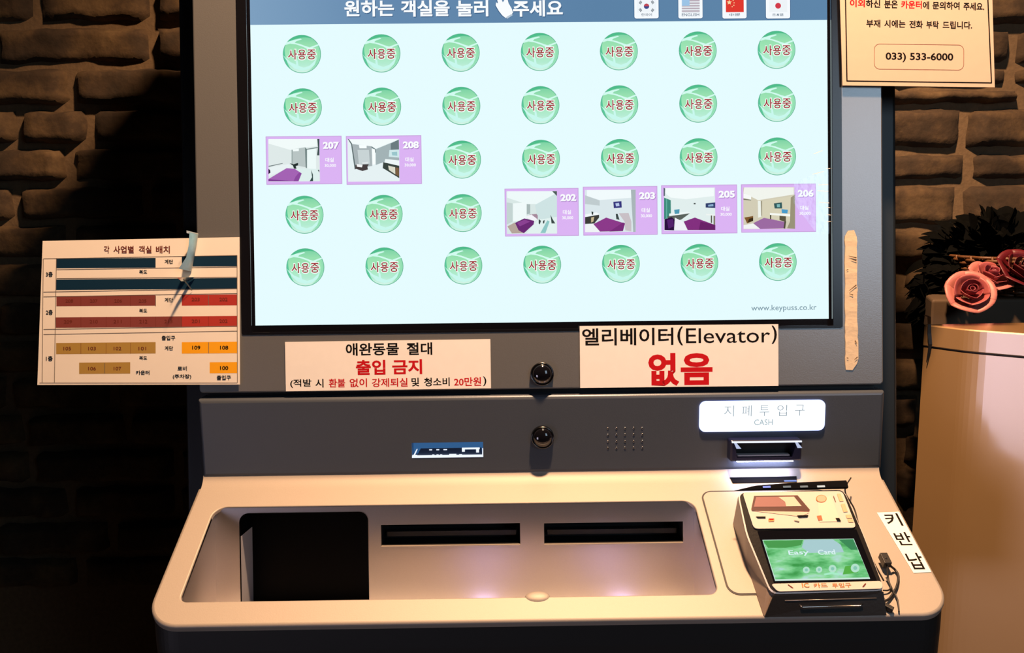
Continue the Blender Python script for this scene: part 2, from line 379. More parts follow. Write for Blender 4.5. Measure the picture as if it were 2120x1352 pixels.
# round room buttons
BR = .01985
BM = glow_ramp('button_green', [(0, 'd6f6ea'), (.22, 'b4ecd2'), (.5, 'a2e8b8'), (.75, '97e0b0'), (1, '74cfa2')])
def make_button():
    mb = MB(); I = Matrix.Identity(4); n = 48
    circ = lambda r, x=0, y=0: [(x+r*math.cos(2*PI*k/n), y+r*math.sin(2*PI*k/n)) for k in range(n)]
    mb.poly(lp(I, circ(BR), .0003), glow('5fb592'))
    mb.poly(lp(I, circ(BR*.965), .0005), BM)
    def arc(r0, r1, a0, a1, x=0, y=0, k=20, z=.0007, m=None, pw=1.0):
        o = [(math.cos(a0+(a1-a0)*i/k), math.sin(a0+(a1-a0)*i/k)) for i in range(k+1)]
        th = [r1-(r1-r0)*math.sin(PI*i/k)**pw for i in range(k+1)]
        mb.poly(lp(I, [(r1*c, r1*s) for c, s in o]+[(th[i]*o[i][0]+x, th[i]*o[i][1]+y) for i in range(k-1, 0, -1)], z), m)
    arc(BR*.84, BR*.97, rad(55), rad(152), m=glow('4fbd8b'))
    arc(BR*.86, BR*.97, rad(155), rad(232), m=glow('5cc79a'))
    arc(BR*.84, BR*.95, rad(-70), rad(40), m=glow('93dfb4'))
    S = lambda pts, h, z: mb.poly(lp(I, [(x*BR, y*BR) for x, y in pts], z), glow(h))
    S([(-.78, .62), (-.45, .72), (-.05, .80), (.02, .76), (-.28, .66), (-.36, .58), (-.1, .52), (.22, .40), (.42, .34), (.86, .50), (.90, .44), (.62, .32), (.50, .22), (.44, .05), (.34, .22), (.1, .36), (-.3, .50), (-.6, .54), (-.88, .46)], 'd2fbf0', .0009)
    S([(-.98, -.06), (-.86, -.18), (-.6, -.42), (-.30, -.56), (-.32, -.36), (-.22, -.32), (-.18, -.62), (.1, -.72), (.4, -.62), (.66, -.38), (.80, -.14), (.66, -.58), (.36, -.80), (0, -.88), (-.4, -.76), (-.72, -.46)], 'c8f8ee', .0009)
    W, D = glow('f6fffb'), glow('a03034')
    for s, a, b in (('사', -.72, -.24), ('용', -.20, .22), ('중', .28, .74)):
        text(mb, I, s, a*BR, b*BR, -.30*BR, .22*BR, .0011, W, .05, .0009)
        text(mb, I, s, a*BR, b*BR, -.30*BR, .22*BR, .0013, D, .012)
    return mb.build('room_button', SCREEN, origin=(0, 0, 0))
btn = make_button()
ROT = PF.to_euler()
SL = parent_loc(SCREEN)
first = True
TILES = {(0, 2), (1, 2), (3, 3), (4, 3), (5, 3), (6, 3)}
for r in range(5):
    for c in range(7):
        if (c, r) in TILES: continue
        o = btn if first else btn.copy()
        if not first: COL.objects.link(o); o.parent = SCREEN
        first = False
        kx = (.8355+.007)/.8355
        py = (108, 218, 327, 439, 547)[r]
        gy = px_in(SFR, 1119, (108, 218, 329, 439.5, 548)[r]).y
        gx = (c-3)*.0827 + px_in(SFR, 1120, 330).x
        o.location = (SFR @ Vector((gx, gy, .0004)))-SL; o.rotation_euler = ROT
# room tiles
def tile(X0, Y0, X1, Y1, num, polys, photo, base, conv, lab):
    mb = MB(); P = lambda pts, z, h: px_poly(mb, SFR, [conv(*p) for p in pts], z, glow(h))
    px_rect(mb, SFR, X0, Y0, X1, Y1, .0005, glow('c9a3dd'))
    px_rect(mb, SFR, X0+1.5, Y0+1.5, X1-1.5, Y1-1.5, .0007, glow('dcb4f4'))
    a, b = conv(photo[0], photo[1]); c, d = conv(photo[2], photo[3])
    px_rect(mb, SFR, a, b, c, d, .0009, glow(base))
    z = .0011
    for h, pts in polys: P(pts, z, h); z += .00004
    w = X1-X0
    for dx, m_, zz in ((1.2, glow('a678c4'), .0011), (0, WHT, .0013)):
        px_text(mb, SFR, num, X0+w*.752+dx, Y0+12+dx, X0+w*.965+dx, Y0+27+dx, zz, m_, .045)
    px_text(mb, SFR, '대실', X0+w*.785, Y0+45, X0+w*.895, Y0+54, .0013, WHT, .02)
    px_text(mb, SFR, '30,000', X0+w*.775, Y0+58, X0+w*.925, Y0+65, .0013, WHT, .02)
    sub('room_tile', mb, SFR @ px_in(SFR, (X0+X1)/2, (Y0+Y1)/2), lab)
cA = lambda x, y: (x/5.3+500, y/5.3+260)
cB = lambda x, y: (x/3.0286+1030, y/3.0286+360)
tile(551, 282, 708, 382, '207', [
    ('f2fbfa', [(300,150),(830,150),(830,230),(640,245),(540,270),(300,200)]), ('b9c5c4', [(555,270),(700,240),(712,460),(555,430)]),
    ('8c9c9b', [(553,268),(562,268),(562,430),(553,430)]), ('f4fdfc', [(566,265),(632,255),(632,282),(568,285)]),
    ('eefaf9', [(722,262),(820,250),(822,490),(722,470)]), ('6d807f', [(700,240),(722,262),(722,470),(708,465)]),
    ('7b8b8b', [(720,258),(840,238),(840,250),(722,268)]), ('3e5050', [(835,150),(858,150),(858,330),(832,330),(842,240)]),
    ('6e7a7d', [(300,446),(455,414),(458,420),(303,456)]), ('e9f3f4', [(320,460),(520,425),(560,455),(300,560)]),
    ('2a1838', [(300,478),(318,490),(322,520),(300,535)]),
    ('dff0ee', [(600,470),(858,480),(858,614),(630,614)]), ('25302f', [(532,415),(575,428),(625,412),(625,440),(600,448),(608,478),(580,475),(570,445)]),
    ('a463b4', [(300,590),(500,470),(590,478),(665,528),(630,614),(300,614)]), ('7f3d92', [(300,590),(345,595),(560,612),(300,614)]),
    ('8c4a9e', [(640,515),(665,528),(630,614),(575,614),(600,560)]), ('2e4644', [(768,488),(788,540),(790,612),(752,614),(778,570)]), ('33403f', [(840,490),(858,488),(858,520)])],
    (298, 150, 860, 615), 'dfeae9', cA, 'purple room card 207')
tile(717, 281, 873, 382, '208', [
    ('f4fcfc', [(1180,152),(1725,152),(1475,255),(1430,228),(1215,200)]), ('a9b4b7', [(1210,205),(1430,230),(1437,445),(1255,472)]),
    ('c9d4d6', [(1275,270),(1400,270),(1410,420),(1290,425)]), ('5e6e70', [(1168,150),(1180,150),(1215,200),(1258,480),(1244,484),(1205,210)]),
    ('f8ffff', [(1290,215),(1375,220),(1375,252),(1297,252)]), ('a3b3b6', [(1475,262),(1728,158),(1733,440),(1560,405),(1475,435)]),
    ('6b7c80', [(1640,200),(1728,155),(1730,265),(1640,268)]), ('fafffe', [(1436,262),(1466,262),(1472,425),(1440,432)]),
    ('6f8082', [(1430,230),(1476,262),(1476,300),(1468,300),(1466,264),(1430,250)]),
    ('cfe8ea', [(1625,272),(1733,265),(1733,355),(1618,345)]), ('9ac6cc', [(1650,295),(1710,290),(1712,335),(1655,330)]),
    ('eef8f8', [(1580,370),(1733,385),(1733,440),(1570,408)]), ('3a4540', [(1558,405),(1733,445),(1733,580),(1590,492),(1552,470)]),
    ('dcdccb', [(1612,442),(1688,460),(1690,538),(1620,490)]), ('7a5f42', [(1692,462),(1728,468),(1730,562),(1692,540)]),
    ('473f40', [(1255,432),(1400,428),(1385,455),(1390,485),(1330,502),(1250,475)]), ('f2f5f5', [(1265,425),(1332,432),(1325,462),(1270,455)]), ('dfe6e8', [(1325,408),(1392,402),(1390,422),(1330,425)])],
    (1168, 150, 1733, 615), 'e6f2f4', cA, 'purple room card 208')
tile(1045, 390, 1198, 489, '202', [
    ('eefafa', [(60,110),(372,110),(372,200),(230,190),(180,190),(60,150)]), ('c4d4d2', [(57,180),(95,186),(95,300),(57,320)]), ('f0fafa', [(97,186),(182,180),(182,285),(97,300)]),
    ('a9b9b8', [(183,190),(205,192),(205,250),(183,255)]), ('cfe4e4', [(235,195),(372,120),(372,300),(250,280)]), ('4d5c58', [(342,110),(372,110),(372,140)]),
    ('e2f2f0', [(250,290),(372,270),(372,375),(180,375)]), ('b6a59b', [(62,330),(110,305),(168,372),(90,374)]), ('a68a9c', [(198,256),(245,252),(252,262),(252,290),(230,272)]),
    ('f4f4fa', [(172,270),(212,256),(250,285),(228,300)]), ('6b2a74', [(110,308),(168,280),(230,295),(226,318),(165,373),(132,355)]), ('8b4292', [(122,308),(170,288),(205,300),(140,330)]),
    ('8fc8c6', [(268,372),(312,292),(326,300),(300,372)]), ('2c3a38', [(258,285),(272,295),(265,318),(258,312)]), ('3c4a48', [(332,258),(345,285),(362,312),(338,312)]), ('384644', [(285,295),(296,290),(292,312),(284,312)])],
    (57, 110, 372, 375), 'd9e8e6', cB, 'purple room card 202')
tile(1207, 386, 1361, 487, '203', [
    ('f2fbfd', [(560,102),(850,102),(850,150),(640,165),(560,140)]), ('a9b6b9', [(835,100),(865,100),(865,365),(850,365)]), ('c0cccf', [(548,135),(640,168),(640,200),(548,190)]),
    ('3a3a80', [(725,176),(776,172),(778,212),(728,216)]), ('b8c8ea', [(738,186),(760,183),(764,202),(742,205)]), ('f2f9fa', [(548,255),(620,242),(640,255),(548,272)]),
    ('3c3d38', [(548,272),(636,257),(636,275),(606,312),(548,315)]), ('c8b890', [(586,275),(606,270),(600,300),(586,306)]), ('26332f', [(588,236),(600,240),(598,258),(590,256)]),
    ('3b4646', [(740,252),(752,252),(764,290),(744,285)]), ('c9c0c6', [(758,248),(820,246),(838,300),(838,362),(800,355),(795,300)]),
    ('f0f3f6', [(548,318),(600,314),(642,365),(548,365)]), ('8c3a8a', [(600,316),(680,275),(798,312),(785,360),(642,363)]), ('7b2e7b', [(785,305),(798,312),(785,360),(700,363)])],
    (548, 100, 865, 365), 'dbe8ec', cB, 'purple room card 203')
tile(1369, 383, 1526, 484, '205', [
    ('f4fcfc', [(1050,90),(1355,90),(1355,140),(1180,160),(1085,150),(1048,120)]), ('3f8a7c', [(1043,150),(1085,166),(1086,272),(1043,285)]), ('5fae9c', [(1055,158),(1062,160),(1062,280),(1055,282)]),
    ('52606a', [(1040,88),(1050,92),(1048,140),(1040,140)]), ('eef7f6', [(1075,250),(1190,238),(1210,246),(1150,262),(1075,272)]), ('4f9ab4', [(1106,226),(1140,222),(1138,250),(1110,253)]),
    ('5a625c', [(1062,268),(1205,248),(1150,288),(1080,300)]), ('33406c', [(1303,186),(1363,180),(1363,215),(1303,212)]), ('8fb0d0', [(1318,196),(1350,190),(1352,204),(1320,206)]), ('3a4040', [(1228,184),(1240,184),(1240,192),(1228,192)]),
    ('f0f5f2', [(1305,252),(1363,256),(1363,264),(1305,260)]), ('5b554c', [(1335,262),(1343,262),(1343,310),(1335,306)]), ('7a735f', [(1352,264),(1362,264),(1362,322),(1352,318)]),
    ('2e1240', [(1045,285),(1090,272),(1112,290),(1105,355),(1045,353)]), ('53226c', [(1060,290),(1100,285),(1104,330),(1070,345)]), ('f0f2f8', [(1110,275),(1165,305),(1188,356),(1105,350)]),
    ('83307f', [(1165,300),(1235,275),(1363,322),(1363,353),(1190,353)]), ('6a2268', [(1270,300),(1363,322),(1363,353),(1260,353)])],
    (1043, 88, 1363, 355), 'e2efee', cB, 'purple room card 205')
tile(1534, 381, 1689, 481, '206', [
    ('f2f5ee', [(1545,86),(1855,86),(1855,130),(1632,166),(1540,120)]), ('f8fbf8', [(1540,122),(1588,140),(1588,163),(1540,152)]), ('7a7a68', [(1540,156),(1588,163),(1588,168),(1540,164)]),
    ('eef2ea', [(1630,170),(1648,170),(1651,270),(1632,276)]), ('9c957c', [(1648,172),(1656,170),(1656,262),(1651,266)]), ('d8d2b8', [(1660,170),(1850,140),(1850,300),(1660,270)]),
    ('32595c', [(1730,186),(1780,180),(1782,218),(1735,218)]), ('7fb8b8', [(1748,192),(1768,190),(1768,210),(1750,210)]), ('4a9ccb', [(1778,222),(1818,226),(1815,249),(1780,247)]),
    ('f6f9f4', [(1705,246),(1832,254),(1832,268),(1705,258)]), ('4e4a38', [(1705,258),(1714,259),(1712,290),(1705,285)]), ('5c5642', [(1765,264),(1805,267),(1805,310),(1795,300),(1765,290)]),
    ('f2f4f4', [(1540,322),(1600,312),(1645,346),(1540,346)]), ('80592e', [(1545,275),(1600,265),(1600,296),(1562,312)]), ('3a2c1a', [(1575,282),(1600,276),(1600,296),(1565,306)]),
    ('9c6ba2', [(1600,310),(1668,277),(1797,302),(1790,342),(1645,347)]), ('4e4a3a', [(1796,296),(1806,300),(1800,345),(1790,342)]), ('9a937a', [(1835,150),(1862,130),(1862,346),(1812,342),(1830,300)])],
    (1540, 85, 1860, 346), 'd3cdb6', cB, 'purple room card in the bottom right corner')
mb = MB(); px_text(mb, SFR, 'www.keypuss.co.kr', 1555, 631, 1690, 646, .0006, glow('7b97a6'), .004)
sub('web_address', mb, SFR @ px_in(SFR, 1620, 638))

# fascia, slightly overhanging
FT, FB = K(0, -.2462, .0025), K(0, -.3290, -.0065)
fy = (FT-FB).normalized()
FF = frame(FB, EU, fy); FH = (FT-FB).length
mb = MB()
fo = lambda i: rrect(UL-.0015, UR+.0010, -.001, FH, .002, i, 3)
bpt = px_in(FF, 853, 948); bp2 = px_in(FF, 1000, 915)
rc = [(bpt.x, bpt.y), (bp2.x, bpt.y), (bp2.x, bp2.y), (bpt.x, bp2.y)]
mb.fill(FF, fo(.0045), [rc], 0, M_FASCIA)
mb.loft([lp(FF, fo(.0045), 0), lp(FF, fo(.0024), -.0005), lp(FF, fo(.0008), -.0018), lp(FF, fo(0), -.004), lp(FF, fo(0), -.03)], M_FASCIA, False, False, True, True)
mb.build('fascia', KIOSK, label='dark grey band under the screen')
# dark seam behind the gap
mb = MB(); mb.box(PF, UL+.004, UR-.004, -.262, -.225, -.03, -.012, M_BLACK); mb.build('seam_backing', KIOSK)
# lit receipt slot
mb = MB()
M_BLUEIN = pbr('blue_plastic', (.10, .22, .42), .35)
mb.loft([lp(FF, rc, 0), lp(FF, rc, -.016)], M_BLUEIN)
mb.poly(lp(FF, rc, -.016), glow('3a6aa0', .75))
x0, x1, y0, y1 = bpt.x, bp2.x, bpt.y, bp2.y
LED = glow('eaf2ff', 1.1); DK = pbr('slot_navy', (.012, .03, .075), .4)
mb.poly(lp(FF, [(x0+.005, y0+.0015), (x1-.001, y0+.0015), (x1-.002, y0+.009), (x0+.009, y0+.009)], -.004), DK)
mb.box(FF, x0, x1, y0, y0+.0014, -.006, .0003, LED)
mb.poly(lp(FF, [(x0, y0), (x0+.002, y0), (x0+.006, y0+.009), (x0+.005, y0+.009)], -.002), LED)
mb.poly(lp(FF, [(x1-.0012, y0), (x1, y0), (x1, y0+.009), (x1-.001, y0+.009)], -.002), LED)
for a, b, c, d in ((.52, .62, .0014, .0026), (.34, .37, .0014, .0022), (.39, .42, .0014, .0022), (.28, .31, .0014, .0022), (.66, .70, .0014, .0022), (.70, .74, .005, .009), (.74, .95, .0075, .009), (.90, .94, .004, .009), (.24, .28, .007, .0078), (.34, .38, .007, .0078), (.44, .49, .007, .0078)):
    mb.box(FF, x0+(x1-x0)*a, x0+(x1-x0)*b, y0+c, y0+d, -.0045, -.003, LED)
mb.build('receipt_slot', KIOSK, label='small blue lit slot')
# cameras
def camera_dome(F, px, py, r):
    c = px_in(F, px, py); G = F @ Matrix.Translation(Vector((c.x, c.y, 0)))
    mb = MB(); mb.lathe(G, [(r*1.02, 0), (r*1.02, .004), (r*.98, .0055), (r*.90, .0055), (r*.88, .004)], pbr('dark_chrome', (.10, .10, .10), .22, 1))
    o = mb.build('camera_dome', KIOSK, origin=G.translation)
    mb = MB(); mb.lathe(G, [(r*.89*math.cos(t*PI/16), .004+r*.55*math.sin(t*PI/16)) for t in range(9)], M_GLOSS); mb.build('lens', o)
camera_dome(PF, 1122, 774, .0120); camera_dome(FF, 1123, 904, .0118)
# speaker holes
mb = MB()
for i in range(5):
    for j in range(4):
        c = px_in(FF, 1258.5+i*17.8, 887+j*13.6-i*.2); G = FF @ Matrix.Translation(Vector((c.x, c.y, 0)))
        mb.lathe(G, [(.0012, .0002), (.0010, .0005), (.0008, .0004)], pbr('hole_rim', (.4, .4, .4), .3, 1), 10)
        mb.lathe(G, [(.0009, .00045), (.00002, .0003)], M_BLACK, 10)
mb.build('speaker_holes', KIOSK, origin=FF @ px_in(FF, 1294, 908))
# backlit cash sign
mb = MB(); a, b = px_in(FF, 1447, 893), px_in(FF, 1708, 829)
ym = px_in(FF, 1578, 892).y; yM = px_in(FF, 1578, 829).y
cs = lambda i: rrect(a.x, b.x, ym, yM, .0065, i, 6)
mb.loft([lp(FF, cs(0), 0), lp(FF, cs(0), .0016), lp(FF, cs(.0008), .0022)], glow('aebeff', 3.0), False, False)
mb.poly(lp(FF, cs(.0008), .0022), glow('f4faff', 1.35))
GT = pbr('grey_print', (.25, .3, .33), .5)
for k, s in enumerate('지폐투입구'): px_text(mb, FF, s, 1498+k*36.5, 838.5-k*.4, 1518+k*36.5, 861-k*.4, .0026, glow('8d9ca6'), -.012)
px_text(mb, FF, 'CASH', 1560, 867, 1598, 879, .0026, glow('94a8b0'), 0)
mb.build('cash_sign', KIOSK, label='white backlit label')
# bill slot with its own light
mb = MB(); a, b = px_in(FF, 1505, 948), px_in(FF, 1652, 905)
x0, x1, y0, y1 = a.x, b.x, px_in(FF, 1578, 948).y, px_in(FF, 1578, 905).y
M_NAVY = pbr('navy_plastic', (.008, .010, .035), .28)
mb.loft([lp(FF, rrect(x0, x1, y0, y1, .002, 0, 3), 0), lp(FF, rrect(x0, x1, y0, y1, .002, 0, 3), .011), lp(FF, rrect(x0, x1, y0, y1, .002, .002, 3), .013)], M_NAVY)
mb.fill(FF, rrect(x0, x1, y0, y1, .002, .002, 3), [[(x0+.007, y0+.004), (x1-.010, y0+.004), (x1-.006, y1-.003), (x0+.004, y1-.003)]], .013, M_NAVY)
inn = [(x0+.007, y0+.004), (x1-.010, y0+.004), (x1-.006, y1-.003), (x0+.004, y1-.003)]
mb.loft([lp(FF, inn, .013), lp(FF, inn, .001)], M_NAVY); mb.poly(lp(FF, inn, .001), M_BLACK)
mb.box(FF, x0+.008, x1-.012, y0+.005, y0+.0064, .004, .0105, pbr('grey_tongue', (.5, .48, .52), .4))
mb.build('bill_slot', KIOSK, bevel=0)
mb = MB(); mb.box(FF, x0+.001, x1-.001, y1-.0022, y1-.0006, .0128, .0142, glow('eef3ff', 1.1))
for sx, xx in ((1, x0+.003), (-1, x1-.008)):
    mb.poly(lp(FF, [(xx, y1-.002), (xx+.0025, y1-.002), (xx+.008, y1-.0085), (xx+.003, y1-.0085)], .0132), glow('c4cff0', .9))
mb.build('slot_light', KIOSK, label='white lit edge')
mb = MB(); mb.box(FF, x0+.008, x1-.008, y0-.0012, y0-.0002, .002, .010, glow('d8d8ff', 42.0)); mb.build('slot_lamp', KIOSK)

# tray
TA = rad(34.21)
td = EW*math.cos(TA)-EV*math.sin(TA)
TO = K(0, -.3349, -.0040)
TF = frame(TO, EU, -td)              # y is up-slope: y = -s
TN = TF.to_3x3() @ Vector((0, 0, 1))
TUL, TUR, TS = -.3612, .3555, .1712
to = lambda i: rrect(TUL, TUR, -TS, -.008, (.030, .030, .0005, .0005), i, 10)
HU0, HU1, HS0, HS1 = -.3363, .1502, .0335, .1456
th = lambda i: rrect(HU0, HU1, -HS1, -HS0, (.007, .009, .012, .013), i, 8)
mb = MB()
R_ = .0030
def to2(i):                          # keep the back edge fixed
    return [(x, y if y < -.02 else -.008) for x, y in to(i)]
mb.fill(TF, to2(R_), [th(-.0012)], 0, M_TRAY)
mb.loft([lp(TF, to2(R_*(1-math.sin(k*PI/8))), -R_*(1-math.cos(k*PI/8))) for k in range(5)], M_TRAY, smooth=True)
mb.loft([lp(TF, to2(0), -R_), lp(TF, to2(0), -.007)], M_TRAY)
mb.loft([lp(TF, th(-.0012*(1-math.sin(k*PI/6))), -.0012*(1-math.cos(k*PI/6))) for k in range(4)], M_TRAY, smooth=True)
mb.loft([lp(TF, th(0), -.0012), lp(TF, th(0), -.004)], M_TRAY)
# curved joint with the fascia
p0 = FF @ Vector((0, .0015, -.0012)); p2 = TF @ Vector((0, -.008, 0)); p1 = TF @ Vector((0, .0030, 0))
prof = []
for k in range(9):
    t = k/8; prof.append(p0*(1-t)**2+p1*2*t*(1-t)+p2*t*t)
uu = [TUL+.002, TUR-.001] ; u2 = [TUL+R_, TUR-R_]
mb.loft([[Vector((uu[i]+(u2[i]-uu[i])*k/8, p.y, p.z)) for i in range(2)] for k, p in enumerate(prof)][::-1], M_TRAY, closed=False, smooth=True)
for i in range(2):
    mb.loft([[Vector((uu[i]+(u2[i]-uu[i])*k/8, p.y, p.z)) for k, p in enumerate(prof)], [Vector((uu[i]+(u2[i]-uu[i])*k/8, p.y, p.z))-TN*.012+EV*(-.004) for k, p in enumerate(prof)]], M_TRAY, closed=False)
TRAY = mb.build('tray', KIOSK, label='sloped silver tray with rounded corners')
# small dome on the front lip
mb = MB(); G = TF @ Matrix.Translation(Vector((px_in(TF, 1113, 1241).x, -HS1, -.001)))
mb.lathe(G @ Matrix.Scale(1.9, 4, (1, 0, 0)), [(.0060*math.cos(t*PI/12), .0030*math.sin(t*PI/12)) for t in range(7)], M_TRAY, 24); mb.build('lip_bump', KIOSK)
# recess pocket
BW = HS0*math.cos(TA)-.004; VT = -.3349-HS0*math.sin(TA)
VB = -.476
BF = frame(K(0, 0, BW), EU, EV)
mb = MB()
kb = [px_in(BF, 497, 1150).x, px_in(BF, 763, 1150).x, px_in(BF, 630, 1061).y]
kbo = rrect(kb[0], kb[1], VB+.004, kb[2], (.0002, .0002, .009, .009), 0, 6)
sl1 = [px_in(BF, 789, 1108).x, px_in(BF, 1077, 1108).x, px_in(BF, 933, 1129).y, px_in(BF, 933, 1085).y]
sl2 = [px_in(BF, 1126.5, 1104).x, px_in(BF, 1414, 1104).x, px_in(BF, 1270, 1125).y, px_in(BF, 1270, 1081.5).y]
sq = lambda s: [(s[0], s[2]), (s[1], s[2]), (s[1], s[3]), (s[0], s[3])]
mb.fill(BF, [(HU0, VB), (HU1, VB), (HU1, VT-.001), (HU0, VT-.001)], [kbo, sq(sl1), sq(sl2)], 0, M_RECESS)
# side walls, front wall and floor of the pocket
wf = HS1*math.cos(TA)-.004; vf = -.3349-HS1*math.sin(TA)
for u, s in ((HU0, 1), (HU1, -1)):
    q = [K(u, VT-.001, BW), K(u, VB, BW), K(u, VB, wf), K(u, vf-.003, wf)]
    mb.poly(q if s > 0 else q[::-1], M_RECESS)
mb.poly([K(HU0, vf-.003, wf), K(HU1, vf-.003, wf), K(HU1, VB, wf), K(HU0, VB, wf)], M_RECESS)
mb.poly([K(HU0, VB, wf), K(HU1, VB, wf), K(HU1, VB, BW), K(HU0, VB, BW)], pbr('pale_pocket_floor', (.62, .60, .58), .5))
mb.build('recess', KIOSK, label='shaded pocket in the tray')
for s in (sl1, sl2):
    mb = MB(); q = sq(s)
    mb.loft([lp(BF, q, 0), lp(BF, q, -.03)], M_BLACK); mb.poly(lp(BF, q, -.03), M_BLACK)
    mb.box(BF, s[0], s[1], s[2]-.0006, s[2]+.0002, -.002, .0012, M_TRAY)
    mb.box(BF, s[0]+.004, s[1]-.004, s[2]+.006, s[2]+.011, -.024, -.014, pbr('black_roller', (.012, .013, .015), .35))
    mb.build('key_slot', KIOSK, origin=BF @ Vector(((s[0]+s[1])/2, (s[2]+s[3])/2, 0)))
mb = MB()
M_BOX = pbr('box_black', (.0015, .0015, .002), .40); M_BOX.node_tree.nodes['Principled BSDF'].inputs['Specular IOR Level'].default_value = .05
mb.loft([lp(BF, kbo, .0008), lp(BF, [(x*1, y) for x, y in kbo], 0), lp(BF, kbo, -.040)], M_BOX); mb.poly(lp(BF, kbo, -.040), M_BOX)
mb.poly([BF @ Vector(p) for p in ((kb[0]+.0004, VB+.005, -.002), (kb[0]+.0004, VB+.005, -.039), (kb[0]+.0004, kb[2]-.024, -.039), (kb[0]+.0004, kb[2]-.024, -.002))], pbr('grey_box_liner', (.30, .30, .34), .4))
mb.build('key_return_box', KIOSK, label='black square opening')
mb = MB(); mb.box(BF, kb[1]-.0022, kb[1]-.0010, VB+.012, kb[2]-.030, -.022, -.020, glow('cfd6ff', 5)); mb.build('box_light', KIOSK)
# two lamps added out of sight, for lavender pools on the back wall
for px in (1000, 1295):
    mb = MB(); x = px_in(BF, px, 1200).x
    G = frame(K(x, VB+.0005, BW+.022), EU, EW*-1)
    mb.lathe(G, [(.013, 0), (.013, .003), (.010, .004)], M_BLACK, 24); mb.lathe(G, [(.010, .0036), (.00005, .0036)], glow('cbbcff', 22.0), 24)
    mb.build('hidden_pocket_fill', KIOSK, origin=G.translation)
# access plate under the terminal with its dark joint
mb = MB(); ap = lambda i: rrect(.1602, .2905, -.1462, -.0222, .010, i, 8)
mb.loft([lp(TF, ap(-.0013), .0001), lp(TF, ap(-.0013), .0005), lp(TF, ap(0), .0005)], M_BLACK); GA = mb.build('plate_joint', KIOSK)
mb = MB(); slab(mb, TF, lambda i: ap(i+.0002), 0, .0009, M_TRAY, .0003); mb.build('access_plate', KIOSK)
# black strip on the tray, painted in for the bill slot's reflection
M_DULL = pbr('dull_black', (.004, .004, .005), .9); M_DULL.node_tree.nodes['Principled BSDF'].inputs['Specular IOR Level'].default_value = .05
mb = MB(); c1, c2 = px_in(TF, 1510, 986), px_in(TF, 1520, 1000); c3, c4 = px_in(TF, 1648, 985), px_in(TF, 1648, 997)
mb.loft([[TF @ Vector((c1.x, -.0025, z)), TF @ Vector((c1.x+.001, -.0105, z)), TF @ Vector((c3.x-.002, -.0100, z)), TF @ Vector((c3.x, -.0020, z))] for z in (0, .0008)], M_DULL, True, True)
mb.box(TF, c3.x-.015, c3.x-.002, -.0098, -.0078, .0006, .0011, glow('9fb4ff', .8))  # small blue glow belonging to the painted reflection
mb.build('slot_reflection', KIOSK)
# black housing under the tray
mb = MB()
ho = to2(.0008)
top = lp(TF, ho, -.0072)
bot = [Vector((p.x, p.y+.004, .80)) for p in top]
mid = [Vector((p.x, p.y, p.z-.02)) for p in top]
M_SKIRT = pbr('black_skirt', (.009, .009, .009), .55, 0, .02, 300)
fwd = [43]+list(range(23))
mb.loft([[l[k] for k in fwd] for l in (bot, mid, top)], M_SKIRT, closed=False); mb.poly(bot[::-1], M_SKIRT)
mb.build('tray_skirt', KIOSK)
mb = MB(); mb.box(Matrix.Identity(4), -.34, .34, -.05, .30, 0, .81, M_BLACK); mb.build('base_cabinet', KIOSK, bevel=.006)
# rear housing, a little wider than the silver front
mb = MB(); w0 = -.045
ul, ur = hit(370, 100, K(0, 0, w0), EW).x, hit(1857, 500, K(0, 0, w0), EW).x
for z0, z1 in ((-.52, VTOP),):
    mb.box(PF, ul, ur, z0, z1, -.24, w0, M_HOUSE)
mb.build('rear_housing', KIOSK, bevel=.004)
mb = MB(); mb.box(PF, UL+.01, UR-.01, -.325, VTOP-.004, w0, -.029, M_BLACK); mb.build('inner_frame', KIOSK)

# ------------------------------------------------------------------ signs on the kiosk
def sheet(name, tl, tr, bl, w, label, cat, mat, group=None, extra_top=0.0):
    """a thin laminated sheet whose corners are given on the plane at distance w from the panel"""
    o = K(0, 0, w); a, b, c = (hit(*p, o, EW) for p in (tl, tr, bl))
    x = (b-a).normalized(); y = (a-c); y = (y-x*y.dot(x)).normalized()
    F = frame(c, x, y); W = (b-a).length; H = (a-c).dot(y)+extra_top
    mb = MB(); mb.box(F, 0, W, 0, H, 0, .0004, mat)
    return mb, F, W, H, c
T_ = .00046
PZ = .0008
mb, F, W, H, c = sheet('pet_sign', (591, 708), (1016, 702), (592, 810), PZ, '', '', M_PAPER)
px_text(mb, F, '애완동물', 716, 710, 826, 736, T_, INK['black'], .022); px_text(mb, F, '절대', 842, 709, 895, 735, T_, INK['black'], .022)
px_text(mb, F, '출입', 737, 745, 798, 776, T_, INK['red'], .030); px_text(mb, F, '금지', 812, 744, 874, 775, T_, INK['red'], .030)
for s, x0, x1, k in (('(적발', 601, 645, 'black'), ('시', 653, 670, 'black'), ('환불', 681, 715, 'red'), ('없이', 724, 760, 'red'), ('강제퇴실', 770, 844, 'red'), ('및', 852, 868, 'black'), ('청소비', 878, 931, 'black'), ('20만원', 940, 996, 'red'), (')', 1000, 1007, 'black')):
    yo = -(x0-600)*.012
    px_text(mb, F, s, x0, 785+yo-(1 if s[-1] in '()' else 0), x1, 803+yo+(1 if s[-1] in '()' else 0), T_, INK[k], .018)
tag(mb.build('paper_sign', origin=c), 'wide no-pets paper sign in black and red, left of the camera dome', 'sign')
mb, F, W, H, c = sheet('elevator_sign', (1200, 675), (1611, 671), (1201, 803), PZ+.0006, '', '', M_PAPER)
px_text(mb, F, '엘리베이터', 1205, 679, 1394, 715, T_, INK['black'], .018)
